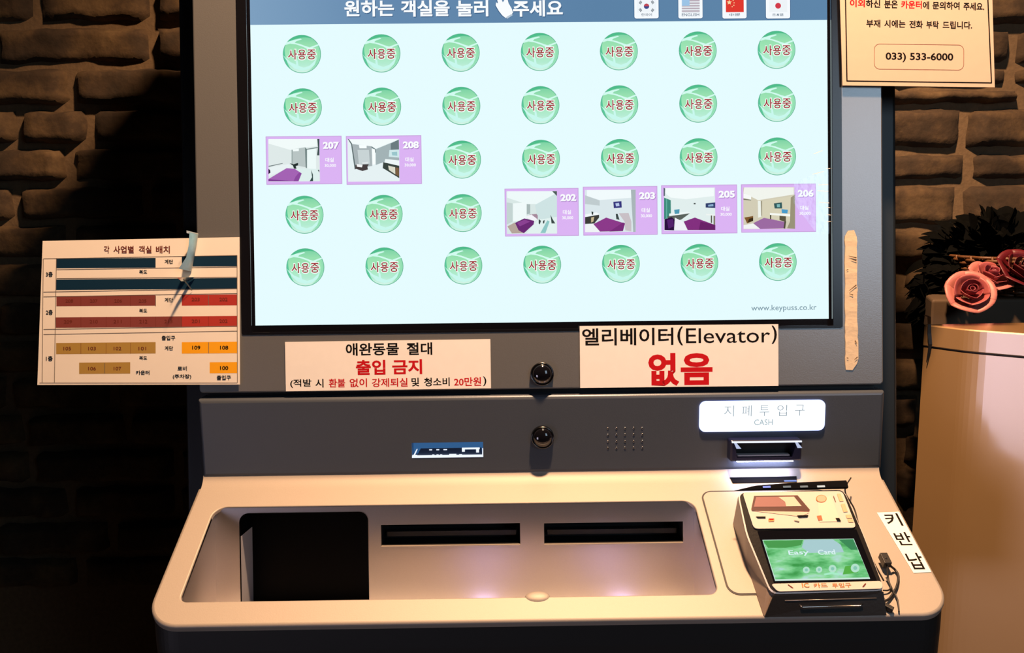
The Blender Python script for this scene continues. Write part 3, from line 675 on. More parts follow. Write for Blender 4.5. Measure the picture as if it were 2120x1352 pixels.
px_text(mb, F, '(', 1402, 676, 1414, 715, T_, INK['black'], .018); px_text(mb, F, 'Elevator', 1420, 679, 1594, 710, T_, INK['black'], .002); px_text(mb, F, ')', 1597, 674, 1608, 712, T_, INK['black'], .018)
px_text(mb, F, '없', 1342, 731, 1406, 799, T_, INK['red'], .036); px_text(mb, F, '음', 1409, 731, 1475, 797, T_, INK['red'], .036)
tag(mb.build('paper_sign', origin=c), 'no-elevator paper sign overlapping the bottom edge of the screen bezel', 'sign')
# notice at the upper right
mb, F, W, H, c = sheet('contact_notice', (1738, 0), (2053, 0), (1744, 177), .004, '', '', M_PAPERY, extra_top=.10)
F = frame(hit(1744, 177, K(0, 0, .004), EW), (hit(2059, 181, K(0, 0, .004), EW)-hit(1744, 177, K(0, 0, .004), EW)).normalized(), (F.to_3x3() @ Vector((0, 1, 0))))
mb = MB()
q = [px_in(F, *p) for p in ((1744, 177), (2059, 181), (2053, 0), (1738, 0))]
q[2].y += .10; q[3].y += .10; q[2].x -= .003; q[3].x -= .003
mb.loft([[F @ Vector((p.x, p.y, z)) for p in q] for z in (0, .0005)], M_PAPERY, True, True)
def line(a, b, t, z=.00056, k='black'):
    a, b = px_in(F, *a), px_in(F, *b); d = (b-a).normalized(); n = Vector((-d.y, d.x, 0))*t/2
    mb.poly([F @ Vector((p.x, p.y, z)) for p in (a-n, b-n, b+n, a+n)], INK[k])
line((1749, -60), (1753, 168), .0013); line((1752, 168), (2052, 172), .0013); line((2052, 173), (2042, -60), .0013)
for s, x0, x1, k in (('이외', 1759, 1790, 'red'), ('하신', 1792, 1822, 'black'), ('분은', 1830, 1858, 'black'), ('카운터', 1865, 1908, 'red'), ('에', 1910, 1923, 'black'), ('문의하여', 1930, 1986, 'black'), ('주세요.', 1994, 2037, 'black')):
    yo = (x0-1759)*.028
    px_text(mb, F, s, x0, -1+yo, x1, 15.5+yo, .00056, INK[k], .030)
for s, x0, x1 in (('부재', 1793, 1822), ('시에는', 1830, 1874), ('전화', 1882, 1910), ('부탁', 1917, 1943), ('드립니다.', 1951, 2012)):
    yo = (x0-1793)*.022
    px_text(mb, F, s, x0, 41+yo, x1, 57+yo, .00056, INK['black'], .028)
px_text(mb, F, '033) 533-6000', 1833, 109.5, 1973, 129.5, .00056, INK['black'], .026)
ph_ = [px_in(F, 1809, 117).x, px_in(F, 1995, 121).x, px_in(F, 1902, 145).y, px_in(F, 1902, 92).y]
oa, ob = rrect(ph_[0], ph_[1], ph_[2], ph_[3], .006), rrect(ph_[0], ph_[1], ph_[2], ph_[3], .006, .0005)
mb.loft([lp(F, oa, .00056), lp(F, ob, .00056)], INK['brown'])
tag(mb.build('paper_notice', origin=F.translation), 'cream contact notice with a boxed phone number at the top right of the kiosk', 'notice')
# room plan at the left
MW = .0022
F0 = hit(80, 797, K(0, 0, MW), EW)
F = frame(F0, (hit(497, 796, K(0, 0, MW), EW)-F0).normalized(), EV); F = frame(F0, F.to_3x3() @ Vector((1, 0, 0)), (F.to_3x3() @ Vector((0, 0, 1))).cross(F.to_3x3() @ Vector((1, 0, 0))))
mb = MB()
q = [px_in(F, *p) for p in ((78, 797), (497, 796), (496, 491), (89, 499))]
mb.loft([[F @ Vector((p.x, p.y, z)) for p in q] for z in (0, .0006)], pbr('laminated_plan', (.80, .74, .66), .28, 0, .03, 40, .03), True, True)
cm = lambda x, y: (x/3.5587+60, y/3.5587+460)
def cell(x0, y0, x1, y1, k, z=.00066): px_poly(mb, F, [cm(*p) for p in ((x0, y0), (x1, y0-(x1-x0)*.009), (x1, y1-(x1-x0)*.007), (x0, y1))], z, INK[k] if isinstance(k, str) else k)
def word(s, x0, y0, x1, y1, k='black', b=.02):
    a, d = cm(x0, y0), cm(x1, y1); px_text(mb, F, s, a[0], a[1], d[0], d[1], .00078, INK[k], b)
for s, a, b in (('각', 555, 595), ('사업별', 625, 775), ('객실', 812, 905), ('배치', 938, 1040)): word(s, a, 175, b, 230, 'brown')
M_RED1 = pbr('ink_dullred', rgb('7c3a34')[:3], .45); M_RED2 = pbr('ink_brightred', rgb('a63228')[:3], .45)
M_YEL1 = pbr('ink_mustard', rgb('a5843c')[:3], .45); M_YEL2 = pbr('ink_amber', rgb('cf861a')[:3], .45)
cell(205, 270, 935, 340, 'navy'); cell(1128, 250, 1535, 328, 'navy'); cell(203, 423, 1535, 500, 'navy')
cell(205, 545, 935, 620, M_RED1); cell(1128, 536, 1535, 615, M_RED2); cell(200, 702, 1128, 778, M_RED1); cell(1128, 694, 1535, 773, M_RED2)
cell(203, 890, 935, 972, M_YEL1); cell(1128, 884, 1535, 968, M_YEL2); cell(372, 1035, 748, 1118, M_YEL1); cell(1333, 1032, 1535, 1113, M_YEL2)
def rule(x0, y0, x1, y1, t=.0006, k='grey'):
    a, b = px_in(F, *cm(x0, y0)), px_in(F, *cm(x1, y1)); d = (b-a).normalized(); n = Vector((-d.y, d.x, 0))*t/2
    mb.poly([F @ Vector((p.x, p.y, .00072)) for p in (a-n, b-n, b+n, a+n)], INK[k])
for y in (255, 500, 535, 775, 812): rule(110, y+15, 1535, y-10)
rule(108, 270, 100, 1180); rule(205, 265, 190, 1180); rule(1535, 245, 1537, 1182); rule(80, 1184, 1537, 1184)
rule(207, 350, 1535, 330); rule(207, 415, 1535, 405); rule(935, 545, 935, 620); rule(1325, 540, 1325, 612); rule(1325, 885, 1325, 966); rule(560, 1038, 560, 1116)
for x in (385, 570, 750, 935, 1128, 1325): rule(x, 700-x*.005, x, 775-x*.004, .0003, 'brown')
for x in (385, 570, 750): rule(x, 543, x, 618, .0003, 'brown'); rule(x, 890, x, 970, .0003, 'brown')
for y in (275, 557, 912): word('계단', 1002, y, 1064, y+32)
for y in (352, 637, 985): word('복도', 815, y, 873, y+30)
for s, y in (('3층', 365), ('2층', 645), ('1층', 985)): word(s, 128, y, 178, y+38)
word('출입구', 980, 835, 1080, 870); word('출입구', 1385, 1128, 1490, 1163); word('카운터', 790, 1092, 890, 1124); word('로비', 1097, 1062, 1165, 1094); word('(주차장)', 1062, 1120, 1198, 1156)
for s, x in (('208', 300), ('207', 480), ('206', 660), ('205', 840)): word(s, x-28, 568, x+28, 592, 'brown', .01)
for s, x in (('203', 1230), ('202', 1435)): word(s, x-30, 556, x+30, 582, 'brown', .01)
for s, x in (('209', 290), ('210', 480), ('211', 655), ('212', 845), ('213', 1030), ('201', 1230), ('202', 1435)): word(s, x-30, 722-x*.004, x+30, 748-x*.004, 'brown', .01)
for s, x in (('105', 285), ('103', 468), ('102', 655), ('101', 838)): word(s, x-28, 917, x+28, 943, 'brown', .01)
for s, x, y in (('106', 468, 1065), ('107', 655, 1065)): word(s, x-28, y, x+28, y+26, 'brown', .01)
for s, x, y in (('109', 1235, 910), ('108', 1440, 910), ('100', 1440, 1060)): word(s, x-30, y, x+30, y+28)
tag(mb.build('room_plan_sign', origin=F.translation), 'laminated room plan chart with navy, red and yellow rows left of the kiosk screen', 'chart')
# clear tape over the plan; its highlight is put into tilt and mint tint
mb = MB(); M_CLEAR = pbr('mint_mirror_tape', (.85, 1.0, .94), .22, 1.0, .02, 200, .03)
O_ = K(0, 0, MW+.0012); TP = frame(O_, EU, EV)
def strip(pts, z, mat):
    """a strip tilted halfway between camera and screen, so its mirror film shows the screen"""
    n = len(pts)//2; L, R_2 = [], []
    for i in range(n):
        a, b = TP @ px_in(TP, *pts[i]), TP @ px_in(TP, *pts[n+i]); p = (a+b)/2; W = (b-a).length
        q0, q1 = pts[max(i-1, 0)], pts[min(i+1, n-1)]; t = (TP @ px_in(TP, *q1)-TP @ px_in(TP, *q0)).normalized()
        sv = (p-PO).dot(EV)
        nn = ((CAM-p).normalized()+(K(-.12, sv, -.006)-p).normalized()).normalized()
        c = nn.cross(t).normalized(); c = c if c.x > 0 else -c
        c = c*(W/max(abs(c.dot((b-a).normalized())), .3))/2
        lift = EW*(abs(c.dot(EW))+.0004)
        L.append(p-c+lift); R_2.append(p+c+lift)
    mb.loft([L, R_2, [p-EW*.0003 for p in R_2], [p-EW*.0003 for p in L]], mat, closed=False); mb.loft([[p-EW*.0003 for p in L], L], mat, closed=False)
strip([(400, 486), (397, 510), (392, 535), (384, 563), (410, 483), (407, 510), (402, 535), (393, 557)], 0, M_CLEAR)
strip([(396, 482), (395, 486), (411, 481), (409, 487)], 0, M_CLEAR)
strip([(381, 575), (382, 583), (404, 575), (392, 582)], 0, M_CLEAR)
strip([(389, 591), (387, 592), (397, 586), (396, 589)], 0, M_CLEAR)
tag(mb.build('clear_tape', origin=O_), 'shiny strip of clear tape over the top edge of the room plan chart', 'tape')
# beige masking tape right of the screen
mb = MB(); MT = frame(K(0, 0, .0003), EU, EV); rows = 26; M_MASK = pbr('beige_masking_tape', (.66, .53, .37), .8, 0, .12, 200, .12, 0, (1, 8, 1))
L, R2 = [], []
for k in range(rows+1):
    y = 478+(765-478)*k/rows
    jl, jr = random.uniform(-1, 1), random.uniform(-1.2, 1.2)
    if k == 0: jl += 6; jr -= 6
    if k == rows: jl += 2; jr -= 12
    if k == rows-1: jr -= 2
    L.append(px_in(MT, 1747.5+y*.003+jl, y+random.uniform(-2, 2))); R2.append(px_in(MT, 1773.5+(y-478)*.01+jr, y+random.uniform(-2, 2)))
zz = [.0004+.0006*abs(noise.noise(Vector((k*.7, 3, 0)))) for k in range(rows+1)]
f = lambda pts, dz: [MT @ Vector((p.x, p.y, zz[i]*(1 if dz else 0))) for i, p in enumerate(pts)]
mb.loft([f(L, 0), f(L, 1), f(R2, 1), f(R2, 0)], M_MASK, closed=False)
for (x0, y0, x1, y1) in ((1757, 602, 1772, 590), (1757, 608, 1765, 611), (1756, 530, 1772, 534), (1751, 560, 1755, 558), (1773, 712, 1769, 705), (1752, 740, 1755, 742), (1768, 745, 1774, 739), (1760, 536, 1772, 540)):
    a, b = px_in(MT, x0, y0), px_in(MT, x1, y1); d = (b-a).normalized(); n = Vector((-d.y, d.x, 0))*.0006
    mb.poly([MT @ Vector((p.x, p.y, .0013)) for p in (a-n*.3, b-n, b+n, a+n*.3)], pbr('tape_tear', (.10, .06, .035), .8))
tag(mb.build('masking_tape', origin=MT @ px_in(MT, 1760, 620)), 'torn beige strip of masking tape on the panel right of the screen', 'tape')
# clear film at the right edge of the screen
def film_mat():
    m = bpy.data.materials.new('wrinkled_clear_film'); m.use_nodes = True; nt = m.node_tree; nt.nodes.clear()
    t = nt.nodes.new('ShaderNodeBsdfTransparent'); g = nt.nodes.new('ShaderNodeBsdfGlossy'); x = nt.nodes.new('ShaderNodeMixShader'); o = nt.nodes.new('ShaderNodeOutputMaterial')
    t.inputs[0].default_value = (.97, .98, 1, 1); g.inputs[1].default_value = .25; x.inputs[0].default_value = .10
    n = nt.nodes.new('ShaderNodeTexNoise'); n.inputs['Scale'].default_value = 120; bp = nt.nodes.new('ShaderNodeBump'); bp.inputs['Strength'].default_value = .6
    tc = nt.nodes.new('ShaderNodeTexCoord'); nt.links.new(tc.outputs['Object'], n.inputs[0]); nt.links.new(n.outputs[0], bp.inputs['Height']); nt.links.new(bp.outputs[0], g.inputs['Normal'])
    nt.links.new(t.outputs[0], x.inputs[1]); nt.links.new(g.outputs[0], x.inputs[2]); nt.links.new(x.outputs[0], o.inputs[0]); return m
mb = MB(); FM = film_mat()
px_poly(mb, SFR, [(1642, 378), (1716, 350), (1717, 484), (1690, 486), (1640, 420)], .0030, FM)
CR = pbr('film_crease', (.75, .78, .82), .4)
for (x0, y0, x1, y1) in ((1680, 362, 1703, 356), (1692, 384, 1712, 383), (1690, 396, 1712, 397), (1694, 420, 1714, 421), (1708, 350, 1716, 350), (1682, 320, 1700, 313), (1708, 430, 1716, 431), (1709, 445, 1717, 446), (1709, 460, 1717, 459)):
    a, b = px_in(SFR, x0, y0), px_in(SFR, x1, y1); d = (b-a).normalized(); n = Vector((-d.y, d.x, 0))*.0003
    mb.poly([SFR @ Vector((p.x, p.y, .0034)) for p in (a-n, b-n, b+n, a+n)], CR)
tag(mb.build('clear_film', origin=SFR @ px_in(SFR, 1690, 420)), 'wrinkled clear tape patch over the bottom right room card of the screen', 'tape')
# key return sticker on the tray
mb = MB(); c = [(.3298, -.0530), (.3562, -.0530), (.3562, -.1262), (.3350, -.1262)]
q = [px_in(TF, *p) for p in ((1815, 1062), (1872, 1060), (1941, 1185), (1891, 1187))]
q = [Vector((min(p.x, .3525), p.y, 0)) for p in q]
mb.loft([[TF @ Vector((p.x, p.y, z)) for p in q[::-1]] for z in (.0002, .0006)], M_PAPER, False, True)
for s, (X0, Y0, X1, Y1) in (('키', (.3345, -.0705, .3495, -.0545)), ('반', (.3352, -.0945, .3500, -.0785)), ('납', (.3362, -.1225, .3505, -.1035))):
    text(mb, TF, s, X0, X1, Y0, Y1, .0008, INK['black'], .012)
tag(mb.build('key_return_sticker', origin=TF @ q[0]), 'narrow white key return sticker on the right end of the sloped tray', 'sticker')

# ------------------------------------------------------------------ card terminal
def Tt(u, s, h): return TF @ Vector((u, -s, h))
TERM = thing('card_terminal', 'black card payment terminal with small green screen standing on the tray', 'card terminal', Tt(.235, .115, 0))
top4 = [Tt(.1790, .0675, .0480), Tt(.2810, .0665, .0490), Tt(.2930, .1570, .0170), Tt(.1915, .1585, .0165)]   # back-left, back-right, front-right, front-left
bot4 = [Tt(.1822, .0635, .0009), Tt(.2860, .0630, .0009), Tt(.2922, .1702, .0009), Tt(.1846, .1702, .0009)]
tx = (top4[1]-top4[0]+top4[2]-top4[3]).normalized(); tyv = (top4[0]-top4[3]+top4[1]-top4[2]); tyv = (tyv-tx*tyv.dot(tx)).normalized()
tc_ = (top4[0]+top4[1]+top4[2]+top4[3])/4
XF = frame(tc_, tx, tyv)
M_TBODY = pbr('terminal_black', (.010, .009, .009), .30, 0, .04, 400)
M_TSIDE = pbr('terminal_brown_side', (.20, .15, .12), .40, 0, .05, 300)
mb = MB()
def quadloop(c4, r, n=4, inset=0):
    N_ = len(c4); out = []; ctr = sum(c4, Vector())/N_
    c4 = [p+(ctr-p).normalized()*inset for p in c4]
    for i in range(N_):
        p, a, b = c4[i], c4[i-1], c4[(i+1) % N_]
        pa = p+(a-p).normalized()*r; pb = p+(b-p).normalized()*r
        for k in range(n+1):
            t = k/n; out.append(pa*(1-t)**2+p*2*t*(1-t)+pb*t*t)
    return out[::-1]
tn = XF.to_3x3() @ Vector((0, 0, 1))
mr_, ml_ = XF @ px_in(XF, 1789, 1106), XF @ px_in(XF, 1545, 1106)
q4top, q4bot = top4, bot4
top6 = [top4[0], top4[1], mr_, top4[2], top4[3], ml_]; bot6 = [bot4[0], bot4[1], bot4[1].lerp(bot4[2], .42), bot4[2], bot4[3], bot4[0].lerp(bot4[3], .42)]
mb.loft([quadloop(bot6, .003), quadloop([p-tn*.004 for p in top6], .007), quadloop([p-tn*.0012 for p in top6], .007)], M_TSIDE, True, False)
mb.loft([quadloop([p-tn*.0012 for p in top6], .007), quadloop(top6, .007, 4, .0012)], pbr('terminal_edge', (.85, .80, .74), .35, 0), False, False)
mb.poly(quadloop(top6, .007, 4, .0012), M_TBODY)
mb.build('body', TERM)
# black front wall over the brown sides
mb = MB()
fw = [bot4[3]+Vector((.0, -.0006, 0)), bot4[2]+Vector((0, -.0006, 0)), top4[2]-tn*.002-EU*.002+EW*.001, top4[3]-tn*.002+EU*.002+EW*.001]
mb.loft([fw, [p+EW*.0010 for p in fw]], M_TBODY, False, True)
g0, g1 = fw[0].lerp(fw[3], .45), fw[1].lerp(fw[2], .45)
a, b = g0.lerp(g1, .27)+EW*.0022, g0.lerp(g1, .80)+EW*.0022
mb.build('front_cover', TERM)
mb = MB(); mb.tube([a+EV*.001, a+(b-a)*.03, b-(b-a)*.04, b+EV*.0015], .0006, pbr('chrome', (.8, .78, .75), .15, 1)); mb.build('card_slot', TERM, label='thin chrome line')
mb = MB(); g0, g1 = fw[0].lerp(fw[3], .74)+EW*.001, fw[1].lerp(fw[2], .74)+EW*.001
mb.tube([g0.lerp(g1, .12), g0.lerp(g1, .93)], .0005, pbr('terminal_trim', (.2, .18, .17), .3, .5)); mb.build('trim_line', TERM)
def xp(px, py): return px_in(XF, px, py)
def xpoly(mb, pts, z, mat): px_poly(mb, XF, pts, z, mat)
def plate(mb, pts, z0, z1, mat, r=.004):
    c4 = [XF @ Vector((p.x, p.y, 0)) for p in (xp(*q) for q in pts)]
    l = quadloop(c4, r); mb.loft([[p+tn*z0 for p in l], [p+tn*z1 for p in l]], mat, False, True)
z5 = lambda x, y: (x/3.7857+1420, y/3.7857+970)
M_CARD = pbr('ivory_faceplate', (.60, .53, .47), .4)
mb = MB()
plate(mb, [z5(440, 192), z5(1222, 182), z5(1332, 468), z5(530, 476)], .0002, .0016, M_CARD)
IB, IM, IG = pbr('print_maroon', rgb('4a241f')[:3], .5), pbr('print_mauve', rgb('8c5f5c')[:3], .5), pbr('print_pinkgrey', rgb('d9b6a4')[:3], .5)
P5 = lambda pts, z, m: xpoly(mb, [z5(*p) for p in pts], z, m)
P5([(530,222),(860,218),(960,335),(962,352),(880,392),(870,380),(515,338),(508,320)], .0020, IG)
P5([(530,222),(870,217),(966,330),(960,345),(515,338),(508,325)], .0022, IB)
P5([(545,232),(840,228),(905,305),(528,308)], .0024, IM); P5([(720,232),(842,230),(900,303),(780,305),(772,270)], .0026, IG)
P5([(542,383),(620,383),(620,397),(560,397)], .0022, INK['black']); P5([(865,375),(955,372),(948,388),(880,392)], .0024, INK['black'])
P5([(1030,270),(1130,215),(1205,420),(1040,425)], .0020, pbr('print_cardgrey', rgb('d8c6b6')[:3], .5))
cc = z5(1056, 244)
for r_, m_, z in ((11, INK['rust'], .0022), (9.6, pbr('print_peach', rgb('e0a48a')[:3], .5), .0024)):
    xpoly(mb, [(cc[0]+r_*math.cos(k*PI/12), cc[1]+r_*.72*math.sin(k*PI/12)) for k in range(24)], z, m_)
P5([(1020,378),(1055,375),(1065,412),(1035,415)], .0024, pbr('print_orange', rgb('c8603a')[:3], .5)); P5([(1165,395),(1195,395),(1210,422),(1180,420)], .0024, INK['black'])
P5([(1148,222),(1153,222),(1170,268),(1165,268)], .0022, INK['brown'])
for q in ([(1178,205),(1205,203),(1230,262),(1200,265)], [(1208,285),(1240,283),(1262,345),(1230,348)], [(1245,370),(1285,368),(1300,395),(1255,396)], [(1260,402),(1300,402),(1308,428),(1270,428)]): P5(q, .0022, pbr('print_tan', rgb('e2ac86')[:3], .5))
P5([(640,402),(690,400),(685,420),(645,422)], .0022, pbr('print_amber', rgb('dd9050')[:3], .5)); P5([(645,400),(685,400),(680,410),(650,410)], .0024, INK['red'])
P5([(840,412),(885,420),(880,428),(850,420)], .0022, INK['grey'])
mb.build('faceplate', TERM, label='ivory plate printed with a card picture')
# display
mb = MB()
xpoly(mb, [z5(560, 490), z5(1335, 478), z5(1500, 890), z5(690, 900)], .0004, M_GLOSS)
disp = glow_ramp('green_meadow', [(.30, '3f9a4c'), (.45, '6cc47c'), (.58, '93dba0'), (.72, 'b8dcdc')], noise_scale=5)
D = lambda pts, z, m: xpoly(mb, [z5(*p) for p in pts], z, m)
D([(598, 562), (1313, 552), (1442, 868), (698, 884)], .0008, glow('cfeede', .95))
D([(602, 566), (1309, 556), (1436, 856), (700, 872)], .0010, disp)
D([(925, 562), (1150, 560), (1210, 600), (1235, 660), (960, 665), (905, 620)], .0011, glow('aed2d6', .95))
D([(605, 570), (915, 564), (900, 605), (780, 625), (640, 625)], .0011, glow('4c9c50'))
D([(1195, 560), (1308, 558), (1345, 640), (1290, 640)], .0011, glow('3f8a58'))
D([(1245, 770), (1330, 760), (1345, 820), (1225, 835)], .0012, glow('58b048'))
mb.build('display', TERM, label='lit green meadow screen')
mb = MB()
for s, x0, x1, y0, y1 in (('Easy', 800, 960, 645, 690), ('Card', 1030, 1165, 640, 680)):
    text_pts = [xp(*z5(x0, (y0+y1)/2)), xp(*z5(x1, (y0+y1)/2)), xp(*z5((x0+x1)/2, y1)), xp(*z5((x0+x1)/2, y0))]
    text(mb, XF, s, text_pts[0].x, text_pts[1].x, text_pts[2].y, text_pts[3].y, .0016, glow('dcf2f6'), .02)
for x, y, r_ in ((940, 800, 7), (1040, 797, 6.5), (1145, 790, 8), (1322, 785, 9)):
    c = z5(x, y); xpoly(mb, [(c[0]+r_*math.cos(k*PI/10), c[1]+r_*math.sin(k*PI/10)) for k in range(20)], .0015, glow('b4e2cc'))
    xpoly(mb, [(c[0]+r_*.45*math.cos(k*PI/10), c[1]+r_*.45*math.sin(k*PI/10)) for k in range(20)], .0017, glow('8ac8b4'))
xpoly(mb, [z5(*p) for p in ((1075, 830), (1140, 815), (1205, 828), (1190, 843), (1140, 832), (1085, 843))], .0016, glow('a8ecc8'))
mb.build('display_icons', TERM)
# lower strip
mb = MB(); plate(mb, [z5(662, 908), z5(1530, 886), z5(1538, 945), z5(715, 968)], .0002, .0016, M_CARD, .003)
for s, x0, x1 in (('IC', 905, 960), ('카드', 995, 1105), ('투입구', 1140, 1290)):
    q = [xp(*z5(x0, 920)), xp(*z5(x1, 920)), xp(*z5((x0+x1)/2, 938)), xp(*z5((x0+x1)/2, 903))]
    text(mb, XF, s, q[0].x, q[1].x, q[2].y, q[3].y, .0020, INK['rust'], .01)
xpoly(mb, [z5(*p) for p in ((792, 916), (800, 914), (840, 942), (828, 943))], .0020, INK['brown']); xpoly(mb, [z5(*p) for p in ((1398, 905), (1408, 908), (1388, 934), (1376, 932))], .0020, INK['brown'])
mb.build('label_strip', TERM, label='ivory strip with small orange writing')
# back lip and status lights
mb = MB(); bl, br = top4[0]-EU*.004, top4[1]+EU*.003
G = frame(bl, (br-bl).normalized(), tyv); LW = (br-bl).length
mb.loft([[G @ Vector((x, y, z)) for x, y, z in ((0, .001, .000), (LW, .000, .000), (LW, .0085, .000), (LW*.5, .0075, .0), (LW*.2, .006, .000))], [G @ Vector((x, y, z)) for x, y, z in ((0, .001, .002), (LW, .000, .004), (LW, .0075, .004), (LW*.5, .0065, .004), (LW*.2, .005, .003))]], M_DULL, True, True)
mb.build('back_lip', TERM, bevel=.0008)
for x, c_ in ((.17, 'a8b0ff'), (.36, '8a8a88'), (.55, '9a948c'), (.74, 'f4ece0')):
    p = xp(*z5(530+x*700+(-25 if x < .3 else 0), 160-x*6)); mb = MB(); G = XF @ Matrix.Translation(p)
    mb.box(G, -.0036, .0036, -.0008, .0008, .0042, .0049, glow(c_, .9)); mb.build('status_light', TERM)
# cables at its right side
def tp(px, py, h=.003):
    p = px_in(TF, px, py); return TF @ Vector((p.x, p.y, h))
def spline(P, n=8):
    out = []
    for i in range(len(P)-1):
        a, b, c, d = P[max(i-1, 0)], P[i], P[i+1], P[min(i+2, len(P)-1)]
        for k in range(n):
            t = k/n; out.append(.5*((2*b)+(c-a)*t+(2*a-5*b+4*c-d)*t*t+(3*b-a-3*c+d)*t**3))
    return out+[P[-1]]
M_CABLE = pbr('cable_black', (.010, .009, .010), .45)
mb = MB(); mb.tube(spline([tp(1826, 1172, .012), tp(1838, 1182, .008), tp(1851, 1184), tp(1858, 1197), tp(1854, 1220), tp(1840, 1243), tp(1828, 1252, .004), tp(1832, 1263)]), .0011, M_CABLE)
mb.tube(spline([tp(1830, 1178, .01), tp(1838, 1205), tp(1846, 1225), tp(1856, 1245), tp(1860, 1270, .002)]), .0007, M_CABLE)
mb.tube(spline([tp(1826, 1228, .004), tp(1838, 1226), tp(1842, 1218), tp(1833, 1200)]), .0007, M_CABLE); mb.build('cable', TERM)
mb = MB(); G = frame(tp(1824, 1172, .008), EU, -td); mb.box(G, -.002, .005, -.006, .006, -.003, .004, M_CABLE); mb.build('plug', TERM, bevel=.0006)
mb = MB()
G = frame(tp(1828, 1258, .002), (EU+td*.9).normalized(), (-td+EU*.9).normalized()); mb.box(G, -.001, .008, -.002, .002, -.001, .004, M_CABLE); mb.build('cable_end', TERM, bevel=.0006)
mb = MB()
e0, e1 = top4[1], top4[2]
sd = [e0.lerp(e1, t)+EU*.0020-tn*(.004) for t in (0, .2, .45, .7, .9)]
mb.tube(spline([tp(1752, 1018, .020)]+[p+EU*.002*math.sin(i*2) for i, p in enumerate(sd)]), .0007, M_CABLE); mb.build('side_cable', TERM)

# ------------------------------------------------------------------ cabinet, ledge, basket at the right
CB = at(1915, 672, .955); ZC = CB.z
cf = hit(2120, 693, Vector((0, 0, ZC)), Vector((0, 0, 1)))
cm_ = hit(2018, 681.5, Vector((0, 0, ZC)), Vector((0, 0, 1)))
dirn = (cf-CB); dirn.z = 0
n2 = Vector((-dirn.y, dirn.x, 0)).normalized(); n2 = n2 if n2.x < 0 else -n2
crease = CB.lerp(cf, .50)+n2*.0035
front = cf+dirn*.9-n2*.035
def plan(inset, z):
    base = [CB]
    for k in range(7):
        t = k/6; a = CB.lerp(crease, .80); b = crease.lerp(front, .16); base.append(a*(1-t)**2+crease*2*t*(1-t)+b*t*t)
    base += [front, front+Vector((.42, .06, 0)), CB+Vector((.46, .02, 0))]
    return [Vector((p.x+(inset if i < 9 else 0), p.y, z)) for i, p in enumerate(base)]
M_CAB = pbr('cream_lacquer', (.38, .235, .105), .38, 0.25, .02, 30, .03, 1.0)
CABI = thing('cabinet', 'cream lacquered cabinet with a rounded edge right of the kiosk', 'cabinet', (CB.x+.2, CB.y-.1, 0))
LZ = hit(1905, 718.5, CB, n2).z
mb = MB(); mb.loft([plan(0, z) for z in (0, LZ-.001, LZ)], M_CAB, True, True); mb.build('body', CABI)
mb = MB(); mb.loft([plan(.003, LZ), plan(.003, LZ+.002)], M_BLACK, False, False); mb.build('lid_gap', CABI)
mb = MB(); mb.loft([plan(0, LZ+.002), plan(-.0006, LZ+.003), plan(-.0006, ZC-.0015), plan(.001, ZC)], M_CAB, True, True); mb.build('lid', CABI)
# ledge behind
M_LEDGE = pbr('brown_stone_ledge', (.085, .055, .032), .7, 0, .3, 25, .25)
LD = 1.112
la, lb = at(1926, 672, 1.185), at(1908, 645, 1.42)
mb = MB(); lq = [(la.x, la.y), (CB.x+.75, la.y), (CB.x+.75, WALL_Y-.03), (lb.x, WALL_Y-.03)]
mb.loft([[Vector((x, y, z)) for x, y in lq] for z in (LD-.05, LD)], M_LEDGE, True, True)
struct(mb.build('trim_1', origin=(CB.x+.3, .5, LD), bevel=.004))
# ribbon hanging over the cabinet corner
mb = MB(); M_RIB = pbr('black_ribbon', (.006, .006, .007), .5)
q0 = [at(1914, 652, 1.01), at(1924, 656, .985)]+[hit(px, py, CB, n2)+n2*.003 for px, py in ((1927, 671), (1927, 690), (1929, 712), (1926, 730), (1921, 750))]
wd_ = (.004, .004, .0035, .0045, .0040, .0028, .0005)
L = [p-CX*w/2 for p, w in zip(q0, wd_)]; R2 = [p+CX*w/2 for p, w in zip(q0, wd_)]
mb.loft([L, R2, [p+CZ*.0008 for p in R2], [p+CZ*.0008 for p in L], L], M_RIB, closed=False)
tag(mb.build('ribbon', origin=q0[2]), 'thin black ribbon hanging over the back corner of the cream cabinet', 'ribbon')
# flower basket
BC = hit(2098, 674, Vector((0, 0, LD)), Vector((0, 0, 1)))
BC = at(2104, 674, 1.27); BC.z = LD
BASK = thing('flower_basket', 'wicker basket of pink and red roses with dark leaves on the ledge', 'flower basket', BC)
BG = Matrix.Translation(BC)
M_WICK = pbr('brown_wicker', (.12, .050, .018), .5, 0, .2, 300, .4)
mb = MB()
for k in range(13):
    z = .003+k*.0046; r = .080+.018*k/12
    pts = []
    for i in range(108):
        a = 2*PI*i/108; rr = r+.0028*math.sin(a*18+PI*(k % 2)); pts.append(BC+Vector((rr*math.cos(a), rr*math.sin(a), z)))
    mb.tube(pts, .0026, M_WICK, 6, True)
for i in range(36):
    a = 2*PI*(i+.5)/36; mb.tube([BC+Vector((r*math.cos(a), r*math.sin(a), z)) for r, z in ((.080, .002), (.089, .03), (.098, .060))], .0018, M_WICK, 6)
mb.lathe(BG, [(.0001, .003), (.078, .003), (.095, .056)], M_BLACK, 30)
mb.build('basket', BASK)
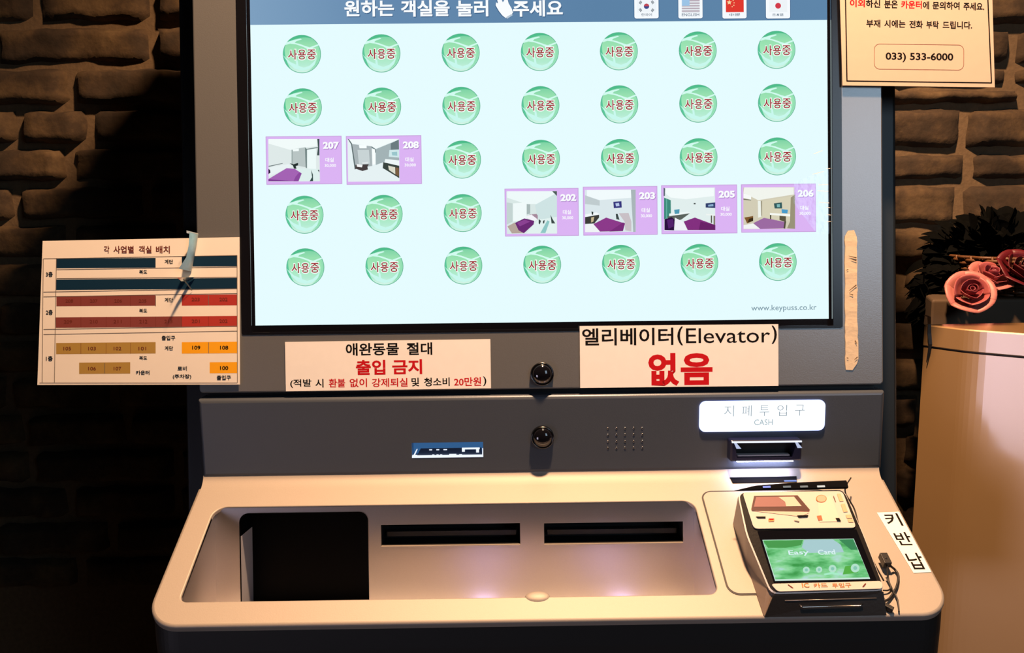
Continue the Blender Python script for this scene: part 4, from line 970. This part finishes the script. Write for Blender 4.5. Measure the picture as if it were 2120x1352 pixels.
def rose(c, R, aim, mats, seed):
    rnd = random.Random(seed); mb = MB(); q = Vector((0, 0, 1)).rotation_difference(Vector(aim).normalized()).to_matrix().to_4x4()
    F = Matrix.Translation(c) @ q
    for ring, (rr, h, np_, open_) in enumerate(((.22, .62, 3, -.05), (.42, .60, 4, .05), (.66, .52, 5, .16), (.88, .40, 6, .34))):
        for p in range(np_):
            a0 = 2*PI*p/np_+ring*.7+rnd.uniform(-.15, .15); wa = 2*PI/np_*1.25
            vs, fs, n = [], [], 8
            hh = h*rnd.uniform(.9, 1.08)
            for j in range(n+1):
                t = j/n
                for i in range(n+1):
                    s = i/n*2-1; a = a0+s*wa/2*(.45+.55*math.sin(min(1, t*1.2)*PI/2))
                    rad_ = rr*(.25+.75*math.sin(t*PI/2))+open_*max(0, t-.65)**2*4+.03*abs(s)
                    z = -.35+hh*t*1.25-.14*s*s*t-open_*max(0, t-.8)*1.2
                    vs.append(F @ (Vector((rad_*math.cos(a), rad_*math.sin(a), z))*R))
            for j in range(n):
                for i in range(n):
                    k = j*(n+1)+i; fs.append((k, k+1, k+n+2, k+n+1))
            mb.add(vs, fs, mats[min(ring, len(mats)-1)], True)
    mb.lathe(F, [(R*.06*(1+.2*t), R*(.1+.05*t)) for t in range(6)], mats[0], 12)
    o = mb.build('rose', BASK, origin=c); s = o.modifiers.new('solid', 'SOLIDIFY'); s.thickness = .0008
    return o
PK = [pbr('rose_pink_%d' % i, c, .5, 0, .2, 120, .15) for i, c in enumerate(((.19, .022, .036), (.27, .045, .058), (.36, .085, .088), (.46, .16, .145)))]
RD = [pbr('rose_red_%d' % i, c, .5, 0, .2, 120, .15) for i, c in enumerate(((.05, .002, .005), (.075, .003, .007), (.10, .004, .009)))]
rose(at(2009, 604, 1.145), .032, (-.20, -.85, .55), PK, 1)['label'] = 'front pink rose'
rose(at(2052, 571, 1.175), .030, (.10, -.55, .85), PK, 2)['label'] = 'upper pink rose'
rose(at(2114, 556, 1.17), .033, (.1, -.7, .6), RD, 3)['label'] = 'dark red rose at the right'
# dark leaves
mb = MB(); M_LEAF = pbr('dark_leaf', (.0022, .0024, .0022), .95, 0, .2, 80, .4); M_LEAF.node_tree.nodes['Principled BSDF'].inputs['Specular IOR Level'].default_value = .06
rnd = random.Random(11)
def leaf(p, d, L, Wd, up):
    d = d.normalized(); s = d.cross(up); s = s.normalized() if s.length > .05 else Vector((1, 0, 0)); nrm = s.cross(d)
    rows_ = []
    for k in range(6):
        t = k/5; w = Wd*math.sin(PI*min(.98, t*.93+.06))**.8/2; c = p+d*L*t-Vector((0, 0, 1))*L*.25*t*t
        rows_.append([c-s*w+nrm*w*.35, c, c+s*w+nrm*w*.35])
    mb.loft(rows_, M_LEAF, closed=False)
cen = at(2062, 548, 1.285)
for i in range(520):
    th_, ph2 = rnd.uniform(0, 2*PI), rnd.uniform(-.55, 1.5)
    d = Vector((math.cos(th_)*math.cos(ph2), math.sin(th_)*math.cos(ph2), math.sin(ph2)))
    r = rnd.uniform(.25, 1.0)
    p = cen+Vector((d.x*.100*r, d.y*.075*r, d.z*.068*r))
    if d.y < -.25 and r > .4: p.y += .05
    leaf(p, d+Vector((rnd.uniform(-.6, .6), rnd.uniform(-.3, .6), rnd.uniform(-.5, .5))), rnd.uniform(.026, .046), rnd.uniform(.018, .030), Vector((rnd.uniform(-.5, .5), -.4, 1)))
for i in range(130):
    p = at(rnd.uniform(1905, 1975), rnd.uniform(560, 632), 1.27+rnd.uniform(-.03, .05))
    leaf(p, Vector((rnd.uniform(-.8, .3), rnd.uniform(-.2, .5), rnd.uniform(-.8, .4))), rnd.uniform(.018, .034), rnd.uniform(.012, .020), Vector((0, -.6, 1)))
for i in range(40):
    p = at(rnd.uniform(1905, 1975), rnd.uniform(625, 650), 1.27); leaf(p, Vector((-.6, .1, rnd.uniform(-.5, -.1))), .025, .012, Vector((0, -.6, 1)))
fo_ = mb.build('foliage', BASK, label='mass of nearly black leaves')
